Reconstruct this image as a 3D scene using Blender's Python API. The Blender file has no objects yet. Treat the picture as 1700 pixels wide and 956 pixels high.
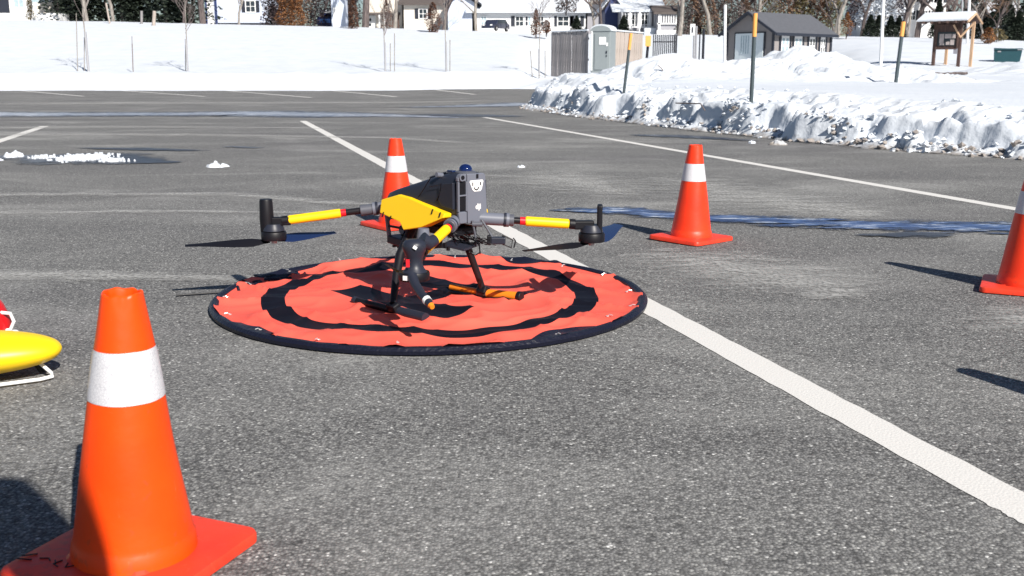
import bpy, bmesh, math, random
from mathutils import Vector, Matrix, noise
R = math.radians
random.seed(7)
scene = bpy.context.scene
col = scene.collection

# ------------------------------------------------------------------ camera
CAM_H = 0.8
PITCH = math.atan(360 / 1700)
cam_d = bpy.data.cameras.new("camera")
cam_d.sensor_width = 36.0
cam_d.lens = 36.0
cam_d.clip_start = 0.02
cam_d.clip_end = 5000
cam = bpy.data.objects.new("camera", cam_d)
cam.location = (0, 0, CAM_H)
cam.rotation_euler = (math.pi / 2 - PITCH, 0, 0)
col.objects.link(cam)
scene.camera = cam
cam_d.dof.use_dof = True
cam_d.dof.focus_distance = 3.6
cam_d.dof.aperture_fstop = 11

# ------------------------------------------------------------------ world and sun
SUN_EL = R(36.5)
SUN_AZ = math.atan2(0.49, -0.87)          # from +Y towards +X
sdir = Vector((math.sin(SUN_AZ) * math.cos(SUN_EL), math.cos(SUN_AZ) * math.cos(SUN_EL), math.sin(SUN_EL)))
world = bpy.data.worlds.new("World")
scene.world = world
world.use_nodes = True
wn = world.node_tree
bg = wn.nodes["Background"]
sky = wn.nodes.new("ShaderNodeTexSky")
sky.sky_type = 'NISHITA'
sky.sun_disc = False
sky.sun_elevation = SUN_EL
sky.sun_rotation = SUN_AZ
sky.air_density = 1.0
sky.dust_density = 0.4
sky.ozone_density = 3.0
wn.links.new(sky.outputs[0], bg.inputs[0])
bg.inputs[1].default_value = 0.05
sun_d = bpy.data.lights.new("sun", 'SUN')
sun_d.energy = 5.0
sun_d.angle = R(0.5)
sun_d.color = (1.0, 0.94, 0.86)
sun = bpy.data.objects.new("sun", sun_d)
sun.rotation_euler = sdir.to_track_quat('Z', 'Y').to_euler()
sun.location = (20, -30, 30)
col.objects.link(sun)
scene.view_settings.view_transform = 'Standard'
scene.view_settings.look = 'None'
scene.view_settings.exposure = 0.55
scene.view_settings.gamma = 1.0

# ------------------------------------------------------------------ materials
def newmat(name):
    m = bpy.data.materials.new(name)
    m.use_nodes = True
    return m, m.node_tree.nodes, m.node_tree.links, m.node_tree.nodes["Principled BSDF"]

def setin(b, name, v):
    if name in b.inputs:
        b.inputs[name].default_value = v

def mat(name, c, rough=0.6, metal=0.0, var=0.12, scale=8.0, bump=0.0, bscale=60.0, coat=0.0, spec=None):
    m, N, L, b = newmat(name)
    c4 = (*c, 1.0)
    b.inputs["Roughness"].default_value = rough
    b.inputs["Metallic"].default_value = metal
    if coat: setin(b, "Coat Weight", coat)
    if spec is not None: setin(b, "Specular IOR Level", spec)
    tc = N.new("ShaderNodeTexCoord")
    if var:
        n = N.new("ShaderNodeTexNoise"); n.inputs["Scale"].default_value = scale; n.inputs["Detail"].default_value = 5
        L.new(tc.outputs["Object"], n.inputs["Vector"])
        mx = N.new("ShaderNodeMixRGB")
        mx.inputs[1].default_value = tuple(max(0, v * (1 - var)) for v in c) + (1,)
        mx.inputs[2].default_value = tuple(min(1, v * (1 + var)) for v in c) + (1,)
        L.new(n.outputs["Fac"], mx.inputs[0]); L.new(mx.outputs[0], b.inputs["Base Color"])
    else:
        b.inputs["Base Color"].default_value = c4
    if bump:
        n2 = N.new("ShaderNodeTexNoise"); n2.inputs["Scale"].default_value = bscale; n2.inputs["Detail"].default_value = 6
        L.new(tc.outputs["Object"], n2.inputs["Vector"])
        bp = N.new("ShaderNodeBump"); bp.inputs["Strength"].default_value = bump; bp.inputs["Distance"].default_value = 0.01
        L.new(n2.outputs["Fac"], bp.inputs["Height"]); L.new(bp.outputs[0], b.inputs["Normal"])
    return m

def ramp(N, pts):
    r = N.new("ShaderNodeValToRGB")
    e = r.color_ramp.elements
    while len(e) > 1: e.remove(e[-1])
    e[0].position = pts[0][0]; e[0].color = pts[0][1]
    for p, c in pts[1:]:
        x = e.new(p); x.color = c
    return r

def g(v, a=1.0): return (v, v, v, a)

def asphalt_mat():
    m, N, L, b = newmat("asphalt")
    tc = N.new("ShaderNodeTexCoord")
    v = N.new("ShaderNodeTexVoronoi"); v.inputs["Scale"].default_value = 170
    L.new(tc.outputs["Object"], v.inputs["Vector"])
    sep = N.new("ShaderNodeSeparateColor"); L.new(v.outputs["Color"], sep.inputs[0])
    stone = ramp(N, [(0.0, (0.10, 0.10, 0.102, 1)), (0.45, (0.20, 0.20, 0.202, 1)), (0.85, (0.29, 0.29, 0.287, 1)), (0.975, (0.38, 0.38, 0.37, 1)), (1.0, (0.75, 0.75, 0.74, 1))])
    L.new(sep.outputs[0], stone.inputs[0])
    gap = ramp(N, [(0.0, g(1)), (0.5, g(0.85)), (0.8, g(0.5))])
    v2 = N.new("ShaderNodeMath"); v2.operation = 'MULTIPLY'; v2.inputs[1].default_value = 1.25
    L.new(v.outputs["Distance"], v2.inputs[0]); L.new(v2.outputs[0], gap.inputs[0])
    m1 = N.new("ShaderNodeMixRGB"); m1.blend_type = 'MULTIPLY'; m1.inputs[0].default_value = 1
    L.new(stone.outputs[0], m1.inputs[1]); L.new(gap.outputs[0], m1.inputs[2])
    # coarser grain
    v3 = N.new("ShaderNodeTexNoise"); v3.inputs["Scale"].default_value = 70; v3.inputs["Detail"].default_value = 6; v3.inputs["Roughness"].default_value = 0.75
    L.new(tc.outputs["Object"], v3.inputs["Vector"])
    r3 = ramp(N, [(0.34, g(0.62)), (0.5, g(1.0)), (0.68, g(1.5))])
    L.new(v3.outputs["Fac"], r3.inputs[0])
    m2 = N.new("ShaderNodeMixRGB"); m2.blend_type = 'MULTIPLY'; m2.inputs[0].default_value = 0.6
    L.new(m1.outputs[0], m2.inputs[1]); L.new(r3.outputs[0], m2.inputs[2])
    # salt streaks (wide across the lot)
    mp = N.new("ShaderNodeMapping"); mp.inputs["Scale"].default_value = (0.55, 1.0, 1); mp.inputs["Rotation"].default_value = (0, 0, R(8))
    L.new(tc.outputs["Object"], mp.inputs["Vector"])
    n1 = N.new("ShaderNodeTexNoise"); n1.inputs["Scale"].default_value = 1.1; n1.inputs["Detail"].default_value = 9; n1.inputs["Roughness"].default_value = 0.62; n1.inputs["Distortion"].default_value = 0.6
    L.new(mp.outputs[0], n1.inputs["Vector"])
    r1 = ramp(N, [(0.47, g(0)), (0.58, g(0.22)), (0.70, g(0.65))])
    L.new(n1.outputs["Fac"], r1.inputs[0])
    # the salt sits broken between the stones
    nb = N.new("ShaderNodeTexNoise"); nb.inputs["Scale"].default_value = 45; nb.inputs["Detail"].default_value = 4
    L.new(tc.outputs["Object"], nb.inputs["Vector"])
    rb = ramp(N, [(0.38, g(0.25)), (0.62, g(1))]); L.new(nb.outputs["Fac"], rb.inputs[0])
    ms = N.new("ShaderNodeMixRGB"); ms.blend_type = 'MULTIPLY'; ms.inputs[0].default_value = 1
    L.new(r1.outputs[0], ms.inputs[1]); L.new(rb.outputs[0], ms.inputs[2])
    m3 = N.new("ShaderNodeMixRGB"); m3.inputs[2].default_value = (0.44, 0.44, 0.43, 1)
    L.new(ms.outputs[0], m3.inputs[0]); L.new(m2.outputs[0], m3.inputs[1])
    # darker stains
    n4 = N.new("ShaderNodeTexNoise"); n4.inputs["Scale"].default_value = 0.7; n4.inputs["Detail"].default_value = 7
    mp4 = N.new("ShaderNodeMapping"); mp4.inputs["Location"].default_value = (3.3, 7.1, 0); mp4.inputs["Scale"].default_value = (0.5, 1.2, 1)
    L.new(tc.outputs["Object"], mp4.inputs["Vector"]); L.new(mp4.outputs[0], n4.inputs["Vector"])
    r4 = ramp(N, [(0.3, (0.88, 0.87, 0.88, 1)), (0.45, (0.98, 0.98, 0.97, 1)), (0.7, (1.08, 1.08, 1.06, 1))])
    L.new(n4.outputs["Fac"], r4.inputs[0])
    m4 = N.new("ShaderNodeMixRGB"); m4.blend_type = 'MULTIPLY'; m4.inputs[0].default_value = 1
    L.new(m3.outputs[0], m4.inputs[1]); L.new(r4.outputs[0], m4.inputs[2])
    L.new(m4.outputs[0], b.inputs["Base Color"])
    b.inputs["Roughness"].default_value = 0.85
    setin(b, "Specular IOR Level", 0.25)
    bp = N.new("ShaderNodeBump"); bp.inputs["Strength"].default_value = 0.55; bp.inputs["Distance"].default_value = 0.003
    L.new(v.outputs["Distance"], bp.inputs["Height"]); bp.invert = True
    L.new(bp.outputs[0], b.inputs["Normal"])
    return m

def snow_mat(name="snow", dirt=True, chunk=0.0):
    m, N, L, b = newmat(name)
    tc = N.new("ShaderNodeTexCoord")
    n = N.new("ShaderNodeTexNoise"); n.inputs["Scale"].default_value = 1.2; n.inputs["Detail"].default_value = 8
    L.new(tc.outputs["Object"], n.inputs["Vector"])
    base = ramp(N, [(0.3, (0.575, 0.62, 0.68, 1)), (0.7, (0.64, 0.675, 0.72, 1))])
    L.new(n.outputs["Fac"], base.inputs[0])
    out = base.outputs[0]
    if dirt:
        sx = N.new("ShaderNodeSeparateXYZ"); L.new(tc.outputs["Object"], sx.inputs[0])
        n2 = N.new("ShaderNodeTexNoise"); n2.inputs["Scale"].default_value = 9; n2.inputs["Detail"].default_value = 8; n2.inputs["Roughness"].default_value = 0.7
        L.new(tc.outputs["Object"], n2.inputs["Vector"])
        a = N.new("ShaderNodeMath"); a.operation = 'MULTIPLY_ADD'; a.inputs[1].default_value = 0.26; a.inputs[2].default_value = -0.125
        L.new(n2.outputs["Fac"], a.inputs[0])
        s = N.new("ShaderNodeMath"); s.operation = 'ADD'
        L.new(sx.outputs["Z"], s.inputs[0]); L.new(a.outputs[0], s.inputs[1])
        rr = ramp(N, [(0.0, g(0.9)), (0.035, g(0.45)), (0.075, g(0))])
        L.new(s.outputs[0], rr.inputs[0])
        mx = N.new("ShaderNodeMixRGB"); mx.inputs[2].default_value = (0.20, 0.17, 0.14, 1)
        L.new(rr.outputs[0], mx.inputs[0]); L.new(out, mx.inputs[1]); out = mx.outputs[0]
    L.new(out, b.inputs["Base Color"])
    b.inputs["Roughness"].default_value = 0.75
    setin(b, "Specular IOR Level", 0.3)
    n3 = N.new("ShaderNodeTexNoise"); n3.inputs["Scale"].default_value = 14; n3.inputs["Detail"].default_value = 9
    L.new(tc.outputs["Object"], n3.inputs["Vector"])
    bp = N.new("ShaderNodeBump"); bp.inputs["Strength"].default_value = 0.28; bp.inputs["Distance"].default_value = 0.05
    L.new(n3.outputs["Fac"], bp.inputs["Height"]); L.new(bp.outputs[0], b.inputs["Normal"])
    return m

def paint_mat():
    m, N, L, b = newmat("road_paint")
    tc = N.new("ShaderNodeTexCoord")
    n = N.new("ShaderNodeTexNoise"); n.inputs["Scale"].default_value = 55; n.inputs["Detail"].default_value = 8; n.inputs["Roughness"].default_value = 0.8
    L.new(tc.outputs["Object"], n.inputs["Vector"])
    n2 = N.new("ShaderNodeTexNoise"); n2.inputs["Scale"].default_value = 3; n2.inputs["Detail"].default_value = 4
    L.new(tc.outputs["Object"], n2.inputs["Vector"])
    a = N.new("ShaderNodeMath"); a.operation = 'MULTIPLY_ADD'; a.inputs[1].default_value = 0.38
    L.new(n2.outputs["Fac"], a.inputs[0]); L.new(n.outputs["Fac"], a.inputs[2])
    r = ramp(N, [(0.47, (0.22, 0.22, 0.215, 1)), (0.52, (0.56, 0.55, 0.53, 1)), (0.6, (0.64, 0.63, 0.605, 1))])
    L.new(a.outputs[0], r.inputs[0]); L.new(r.outputs[0], b.inputs["Base Color"])
    b.inputs["Roughness"].default_value = 0.8
    v = N.new("ShaderNodeTexVoronoi"); v.inputs["Scale"].default_value = 170
    L.new(tc.outputs["Object"], v.inputs["Vector"])
    bp = N.new("ShaderNodeBump"); bp.inputs["Strength"].default_value = 0.3; bp.inputs["Distance"].default_value = 0.002; bp.invert = True
    L.new(v.outputs["Distance"], bp.inputs["Height"]); L.new(bp.outputs[0], b.inputs["Normal"])
    return m

def ice_mat():
    m, N, L, b = newmat("wet_ice")
    tc = N.new("ShaderNodeTexCoord")
    mp = N.new("ShaderNodeMapping"); mp.inputs["Scale"].default_value = (0.6, 1.6, 1)
    L.new(tc.outputs["Object"], mp.inputs["Vector"])
    n = N.new("ShaderNodeTexNoise"); n.inputs["Scale"].default_value = 5; n.inputs["Detail"].default_value = 9; n.inputs["Roughness"].default_value = 0.7
    L.new(mp.outputs[0], n.inputs["Vector"])
    r = ramp(N, [(0.40, (0.006, 0.010, 0.03, 1)), (0.50, (0.025, 0.05, 0.13, 1)), (0.57, (0.10, 0.15, 0.27, 1)), (0.64, (0.42, 0.46, 0.54, 1)), (0.74, (0.6, 0.62, 0.66, 1))])  # blue steps put the reflected sky into the base colour
    L.new(n.outputs["Fac"], r.inputs[0]); L.new(r.outputs[0], b.inputs["Base Color"])
    r2 = ramp(N, [(0.45, g(0.22)), (0.62, g(0.6))])
    L.new(n.outputs["Fac"], r2.inputs[0]); L.new(r2.outputs[0], b.inputs["Roughness"])
    bp = N.new("ShaderNodeBump"); bp.inputs["Strength"].default_value = 0.3; bp.inputs["Distance"].default_value = 0.01
    L.new(n.outputs["Fac"], bp.inputs["Height"]); L.new(bp.outputs[0], b.inputs["Normal"])
    return m

def stain_mat(name, kind):
    # a flat stain whose edge is broken up by noise; 'across' runs -1..1 over its width
    m, N, L, b = newmat(name)
    tc = N.new("ShaderNodeTexCoord")
    at_ = N.new("ShaderNodeAttribute"); at_.attribute_name = "across"
    mp = N.new("ShaderNodeMapping"); mp.inputs["Scale"].default_value = (0.45, 1.3, 1)
    L.new(tc.outputs["Object"], mp.inputs["Vector"])
    n = N.new("ShaderNodeTexNoise"); n.inputs["Scale"].default_value = 7.5; n.inputs["Detail"].default_value = 12; n.inputs["Roughness"].default_value = 0.78
    L.new(mp.outputs[0], n.inputs["Vector"])
    a = N.new("ShaderNodeMath"); a.operation = 'MULTIPLY_ADD'; a.inputs[1].default_value = 4.2; a.inputs[2].default_value = -2.05
    L.new(n.outputs["Fac"], a.inputs[0])
    s = N.new("ShaderNodeMath"); s.operation = 'ADD'; L.new(at_.outputs["Fac"], s.inputs[0]); L.new(a.outputs[0], s.inputs[1])
    tr = N.new("ShaderNodeBsdfTransparent"); mix = N.new("ShaderNodeMixShader")
    out = N["Material Output"]
    if kind in ('ice', 'slush'):
        al = ramp(N, [(0.0, g(1)), (0.62, g(1)), (0.86, g(0))])
        n2 = N.new("ShaderNodeTexNoise"); n2.inputs["Scale"].default_value = 9; n2.inputs["Detail"].default_value = 8; n2.inputs["Roughness"].default_value = 0.75
        L.new(mp.outputs[0], n2.inputs["Vector"])
        c = ramp(N, [(0.40, (0.006, 0.014, 0.06, 1)), (0.49, (0.020, 0.06, 0.20, 1)), (0.54, (0.10, 0.17, 0.34, 1)), (0.60, (0.52, 0.56, 0.62, 1))])  # blue of the ice is sky reflection painted into its colour
        if kind == 'slush': c = ramp(N, [(0.36, (0.02, 0.03, 0.07, 1)), (0.44, (0.08, 0.11, 0.18, 1)), (0.50, (0.30, 0.33, 0.38, 1)), (0.58, (0.58, 0.60, 0.64, 1))])
        L.new(n2.outputs["Fac"], c.inputs[0])
        ed = ramp(N, [(0.42, g(0)), (0.62, g(1))]); L.new(s.outputs[0], ed.inputs[0])
        mx = N.new("ShaderNodeMixRGB"); mx.inputs[2].default_value = (0.010, 0.014, 0.04, 1)
        L.new(ed.outputs[0], mx.inputs[0]); L.new(c.outputs[0], mx.inputs[1]); L.new(mx.outputs[0], b.inputs["Base Color"])
        b.inputs["Roughness"].default_value = 0.3
        bp = N.new("ShaderNodeBump"); bp.inputs["Strength"].default_value = 0.4; bp.inputs["Distance"].default_value = 0.01
        L.new(n2.outputs["Fac"], bp.inputs["Height"]); L.new(bp.outputs[0], b.inputs["Normal"])
    elif kind == 'wet':
        al = ramp(N, [(0.0, g(.95)), (0.6, g(.9)), (1.0, g(0))])
        b.inputs["Base Color"].default_value = (0.03, 0.031, 0.042, 1); b.inputs["Roughness"].default_value = 0.3
    else:
        al = ramp(N, [(0.0, g(.62)), (0.35, g(.38)), (0.9, g(0))])
        v = N.new("ShaderNodeTexNoise"); v.inputs["Scale"].default_value = 60; v.inputs["Detail"].default_value = 5
        L.new(tc.outputs["Object"], v.inputs["Vector"])
        vr = ramp(N, [(0.36, g(.25)), (0.58, g(1))]); L.new(v.outputs["Fac"], vr.inputs[0])
        b.inputs["Base Color"].default_value = (0.50, 0.50, 0.485, 1); b.inputs["Roughness"].default_value = 0.9
    L.new(s.outputs[0], al.inputs[0])
    fac = al.outputs[0]
    if kind == 'salt':
        mm = N.new("ShaderNodeMath"); mm.operation = 'MULTIPLY'; L.new(al.outputs[0], mm.inputs[0]); L.new(vr.outputs[0], mm.inputs[1]); fac = mm.outputs[0]
    L.new(fac, mix.inputs[0]); L.new(tr.outputs[0], mix.inputs[1]); L.new(b.outputs[0], mix.inputs[2]); L.new(mix.outputs[0], out.inputs["Surface"])
    return m

def cone_mat(name, c, c2):
    m, N, L, b = newmat(name)
    tc = N.new("ShaderNodeTexCoord")
    n = N.new("ShaderNodeTexNoise"); n.inputs["Scale"].default_value = 7; n.inputs["Detail"].default_value = 6
    L.new(tc.outputs["Object"], n.inputs["Vector"])
    r = ramp(N, [(0.35, (*c2, 1)), (0.6, (*c, 1))]); L.new(n.outputs["Fac"], r.inputs[0])
    sx = N.new("ShaderNodeSeparateXYZ"); L.new(tc.outputs["Object"], sx.inputs[0])
    n2 = N.new("ShaderNodeTexNoise"); n2.inputs["Scale"].default_value = 60; n2.inputs["Detail"].default_value = 7
    L.new(tc.outputs["Object"], n2.inputs["Vector"])
    r2 = ramp(N, [(0.64, g(0)), (0.72, g(0.22))]); gz = N.new("ShaderNodeMath"); gz.operation = 'MULTIPLY_ADD'; gz.inputs[1].default_value = -1.3; gz.inputs[2].default_value = 0.13; L.new(sx.outputs["Z"], gz.inputs[0])
    gm = N.new("ShaderNodeMath"); gm.operation = 'MAXIMUM'; gm.inputs[1].default_value = 0.0; L.new(gz.outputs[0], gm.inputs[0])
    ga = N.new("ShaderNodeMath"); ga.operation = 'ADD'; L.new(gm.outputs[0], ga.inputs[0]); L.new(n2.outputs["Fac"], ga.inputs[1])
    L.new(ga.outputs[0], r2.inputs[0])
    mx = N.new("ShaderNodeMixRGB"); mx.inputs[2].default_value = (0.16, 0.06, 0.035, 1)
    L.new(r2.outputs[0], mx.inputs[0]); L.new(r.outputs[0], mx.inputs[1])
    n5 = N.new("ShaderNodeTexNoise"); n5.inputs["Scale"].default_value = 13; n5.inputs["Detail"].default_value = 9; n5.inputs["Roughness"].default_value = 0.8; n5.inputs["Distortion"].default_value = 1.5
    mp5 = N.new("ShaderNodeMapping"); mp5.inputs["Scale"].default_value = (1, 1, .35); L.new(tc.outputs["Object"], mp5.inputs["Vector"]); L.new(mp5.outputs[0], n5.inputs["Vector"])
    r5 = ramp(N, [(0.62, g(0)), (0.70, g(0.35))]); L.new(n5.outputs["Fac"], r5.inputs[0])
    mx5 = N.new("ShaderNodeMixRGB"); mx5.inputs[2].default_value = (0.95, 0.25, 0.14, 1)
    L.new(r5.outputs[0], mx5.inputs[0]); L.new(mx.outputs[0], mx5.inputs[1])
    L.new(mx5.outputs[0], b.inputs["Base Color"])
    b.inputs["Roughness"].default_value = 0.42
    setin(b, "Specular IOR Level", 0.35)
    n3 = N.new("ShaderNodeTexNoise"); n3.inputs["Scale"].default_value = 18; n3.inputs["Detail"].default_value = 3
    L.new(tc.outputs["Object"], n3.inputs["Vector"])
    bp = N.new("ShaderNodeBump"); bp.inputs["Strength"].default_value = 0.15; bp.inputs["Distance"].default_value = 0.01
    L.new(n3.outputs["Fac"], bp.inputs["Height"]); L.new(bp.outputs[0], b.inputs["Normal"])
    return m

def collar_mat():
    m, N, L, b = newmat("reflective_collar")
    tc = N.new("ShaderNodeTexCoord")
    v = N.new("ShaderNodeTexVoronoi"); v.feature = 'DISTANCE_TO_EDGE'; v.inputs["Scale"].default_value = 210
    L.new(tc.outputs["Object"], v.inputs["Vector"])
    r = ramp(N, [(0.0, (0.44, 0.44, 0.48, 1)), (0.10, (0.64, 0.64, 0.67, 1))])
    L.new(v.outputs["Distance"], r.inputs[0]); L.new(r.outputs[0], b.inputs["Base Color"])
    b.inputs["Roughness"].default_value = 0.4
    return m

def pad_mat():
    # printed ring and H; x, y are the fabric's own coordinates
    m, N, L, b = newmat("pad_print")
    tc = N.new("ShaderNodeTexCoord")
    sx = N.new("ShaderNodeSeparateXYZ")
    nz = N.new("ShaderNodeTexNoise"); nz.inputs["Scale"].default_value = 6; nz.inputs["Detail"].default_value = 2
    L.new(tc.outputs["Object"], nz.inputs["Vector"]); L.new(tc.outputs["Object"], sx.inputs[0])
    def mth(op, a, c=None):
        x = N.new("ShaderNodeMath"); x.operation = op
        for i, q in enumerate((a, c)):
            if q is None: continue
            if isinstance(q, (int, float)): x.inputs[i].default_value = q
            else: L.new(q, x.inputs[i])
        return x.outputs[0]
    X, Y = sx.outputs["X"], sx.outputs["Y"]
    rad = mth('SQRT', mth('ADD', mth('MULTIPLY', X, X), mth('MULTIPLY', Y, Y)))
    ring = mth('MULTIPLY', mth('GREATER_THAN', rad, 0.515), mth('LESS_THAN', rad, 0.597))
    aX = mth('ABSOLUTE', X); aY = mth('ABSOLUTE', Y)
    bar = mth('MULTIPLY', mth('MULTIPLY', mth('GREATER_THAN', aY, 0.085), mth('LESS_THAN', aY, 0.225)), mth('LESS_THAN', aX, 0.29))
    cross = mth('MULTIPLY', mth('LESS_THAN', aY, 0.086), mth('LESS_THAN', aX, 0.055))
    mask = mth('MAXIMUM', ring, mth('MAXIMUM', bar, cross))
    n = N.new("ShaderNodeTexNoise"); n.inputs["Scale"].default_value = 3; n.inputs["Detail"].default_value = 6
    L.new(tc.outputs["Object"], n.inputs["Vector"])
    red = ramp(N, [(0.35, (0.80, 0.108, 0.076, 1)), (0.65, (0.86, 0.145, 0.10, 1))]); L.new(n.outputs["Fac"], red.inputs[0])
    mx = N.new("ShaderNodeMixRGB"); mx.inputs[2].default_value = (0.006, 0.006, 0.011, 1)
    L.new(mask, mx.inputs[0]); L.new(red.outputs[0], mx.inputs[1]); L.new(mx.outputs[0], b.inputs["Base Color"])
    b.inputs["Roughness"].default_value = 0.55
    setin(b, "Specular IOR Level", 0.12)
    w = N.new("ShaderNodeTexNoise"); w.inputs["Scale"].default_value = 500
    L.new(tc.outputs["Object"], w.inputs["Vector"])
    bp = N.new("ShaderNodeBump"); bp.inputs["Strength"].default_value = 0.2; bp.inputs["Distance"].default_value = 0.001
    L.new(w.outputs["Fac"], bp.inputs["Height"]); L.new(bp.outputs[0], b.inputs["Normal"])
    return m

def wood_mat(name, c, c2, sx=14, sz=1.2):
    m, N, L, b = newmat(name)
    tc = N.new("ShaderNodeTexCoord")
    mp = N.new("ShaderNodeMapping"); mp.inputs["Scale"].default_value = (sx, sx, sz)
    L.new(tc.outputs["Object"], mp.inputs["Vector"])
    n = N.new("ShaderNodeTexNoise"); n.inputs["Scale"].default_value = 1.5; n.inputs["Detail"].default_value = 8
    L.new(mp.outputs[0], n.inputs["Vector"])
    r = ramp(N, [(0.3, (*c, 1)), (0.7, (*c2, 1))]); L.new(n.outputs["Fac"], r.inputs[0])
    L.new(r.outputs[0], b.inputs["Base Color"]); b.inputs["Roughness"].default_value = 0.85
    return m

M = dict(
    asphalt=asphalt_mat(), snow=snow_mat("snow", False), bank=snow_mat("ploughed_snow", True), paint=paint_mat(), ice=ice_mat(),
    cone_o=cone_mat("cone_orange", (0.93, 0.072, 0.001), (0.88, 0.060, 0.001)),
    cone_b=cone_mat("cone_base_red", (0.82, 0.055, 0.022), (0.74, 0.042, 0.020)),
    cone_r=cone_mat("cone_red_orange", (0.85, 0.048, 0.010), (0.78, 0.038, 0.010)),
    collar=collar_mat(), pad=pad_mat(),
    rim=mat("rim_black", (0.008, 0.009, 0.020), 0.40, spec=0.25, bump=0.4, bscale=90),
    clip=mat("clip_steel", (0.75, 0.74, 0.72), 0.3, 0.6, var=0.05),
    grey=mat("drone_grey", (0.085, 0.09, 0.11), 0.42, var=0.06, bump=0.04, bscale=400),
    lgrey=mat("drone_light_grey", (0.135, 0.145, 0.18), 0.40, var=0.06),
    dark=mat("drone_charcoal", (0.020, 0.023, 0.036), 0.42, spec=0.35, var=0.1),
    black=mat("drone_black", (0.006, 0.006, 0.009), 0.48, spec=0.3, var=0.1),
    carbon=mat("carbon_tube", (0.012, 0.011, 0.013), 0.32, spec=0.35, var=0.2),
    yellow=mat("safety_yellow", (0.93, 0.60, 0.005), 0.42, var=0.03),
    red=mat("signal_red", (0.70, 0.01, 0.02), 0.4, var=0.05),
    navy=mat("navy_gloss", (0.010, 0.022, 0.075), 0.25, var=0.05),
    dome=mat("dome_glass", (0.004, 0.012, 0.07), 0.06, var=0.0, coat=0.5),
    orange=mat("orange_foam", (0.85, 0.22, 0.01), 0.5, var=0.08),
    white=mat("white_plastic", (0.80, 0.80, 0.80), 0.4, var=0.03),
    pinkred=mat("red_vinyl", (0.65, 0.006, 0.01), 0.35, var=0.1),
    wwall=mat("white_siding", (0.74, 0.74, 0.74), 0.7, var=0.05, scale=1.0),
    cream=mat("cream_siding", (0.72, 0.67, 0.60), 0.7, var=0.05, scale=1.0),
    blwall=mat("pale_blue_siding", (0.52, 0.57, 0.68), 0.7, var=0.05, scale=1.0),
    gwall=mat("grey_siding", (0.30, 0.30, 0.33), 0.7, var=0.08, scale=1.0),
    shed=mat("taupe_siding", (0.24, 0.22, 0.215), 0.75, var=0.1, scale=2.0),
    nwall=mat("navy_siding", (0.02, 0.035, 0.12), 0.6, var=0.1, scale=1.0),
    roofg=mat("grey_shingle", (0.085, 0.09, 0.105), 0.85, var=0.25, scale=6.0, bump=0.5, bscale=12),
    roofb=mat("brown_shingle", (0.09, 0.075, 0.07), 0.85, var=0.25, scale=6.0),
    trimd=mat("dark_trim", (0.016, 0.02, 0.032), 0.5),
    trimw=mat("white_trim", (0.8, 0.8, 0.8), 0.5, var=0.03),
    glass=mat("window_glass", (0.03, 0.04, 0.05), 0.08, var=0.3, scale=1.5),
    curtain=mat("curtained_glass", (0.33, 0.42, 0.46), 0.25, var=0.35, scale=3.0),
    doorw=mat("garage_white", (0.62, 0.68, 0.70), 0.5, var=0.05),
    fgrey=wood_mat("weathered_boards", (0.12, 0.115, 0.12), (0.33, 0.31, 0.31)),
    ftan=wood_mat("tan_boards", (0.27, 0.23, 0.20), (0.45, 0.39, 0.35)),
    kwood=wood_mat("brown_timber", (0.045, 0.028, 0.026), (0.12, 0.07, 0.055)),
    kpine=wood_mat("pale_timber", (0.40, 0.25, 0.15), (0.6, 0.42, 0.28)),
    bark=wood_mat("grey_bark", (0.13, 0.115, 0.10), (0.36, 0.33, 0.30), 9, 2),
    barkd=wood_mat("dark_bark", (0.05, 0.04, 0.04), (0.15, 0.12, 0.115), 9, 2),
    twig=mat("twigs", (0.17, 0.14, 0.135), 0.9, var=0.3),
    twigb=mat("brown_twigs", (0.19, 0.115, 0.075), 0.9, var=0.35),
    ever=mat("evergreen", (0.022, 0.034, 0.022), 0.8, var=0.5, scale=1.5),
    leafb=mat("dry_brown_leaves", (0.16, 0.075, 0.045), 0.85, var=0.4, scale=4),
    leafo=mat("orange_brown_leaves", (0.27, 0.125, 0.05), 0.85, var=0.35, scale=3),
    purple=mat("purple_brown_twigs", (0.085, 0.06, 0.065), 0.9, var=0.4, scale=3),
    straw=mat("straw_brown", (0.16, 0.13, 0.06), 0.85, var=0.35, scale=5),
    potty=mat("toilet_grey", (0.23, 0.26, 0.27), 0.5, var=0.06),
    iron=mat("black_iron", (0.012, 0.014, 0.022), 0.4),
    mark_o=mat("marker_orange", (0.80, 0.36, 0.09), 0.5),
    mark_d=mat("marker_dark", (0.05, 0.07, 0.08), 0.5),
    steel=mat("galvanised", (0.38, 0.38, 0.40), 0.45, 0.4),
    teal=mat("teal_paint", (0.012, 0.06, 0.075), 0.45),
    car=mat("dark_car_paint", (0.03, 0.035, 0.06), 0.2, var=0.1, coat=0.6),
    carw=mat("pale_car_paint", (0.5, 0.52, 0.56), 0.25, coat=0.5),
    tyre=mat("tyre", (0.01, 0.01, 0.01), 0.8),
    paper=mat("papers", (0.42, 0.36, 0.34), 0.6, var=0.6, scale=6),
    skin=mat("skin", (0.55, 0.32, 0.23), 0.5), cloth=mat("dark_cloth", (0.02, 0.022, 0.03), 0.9),
    blue=mat("blue_tarp", (0.10, 0.25, 0.62), 0.5, var=0.3, scale=3),
    bluesh=mat("navy_car", (0.01, 0.02, 0.09), 0.3),
)

# ------------------------------------------------------------------ helpers
def tag(o, label=None, cat=None, group=None, kind=None):
    if label: o['label'] = label
    if cat: o['category'] = cat
    if group: o['group'] = group
    if kind: o['kind'] = kind
    return o

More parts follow.
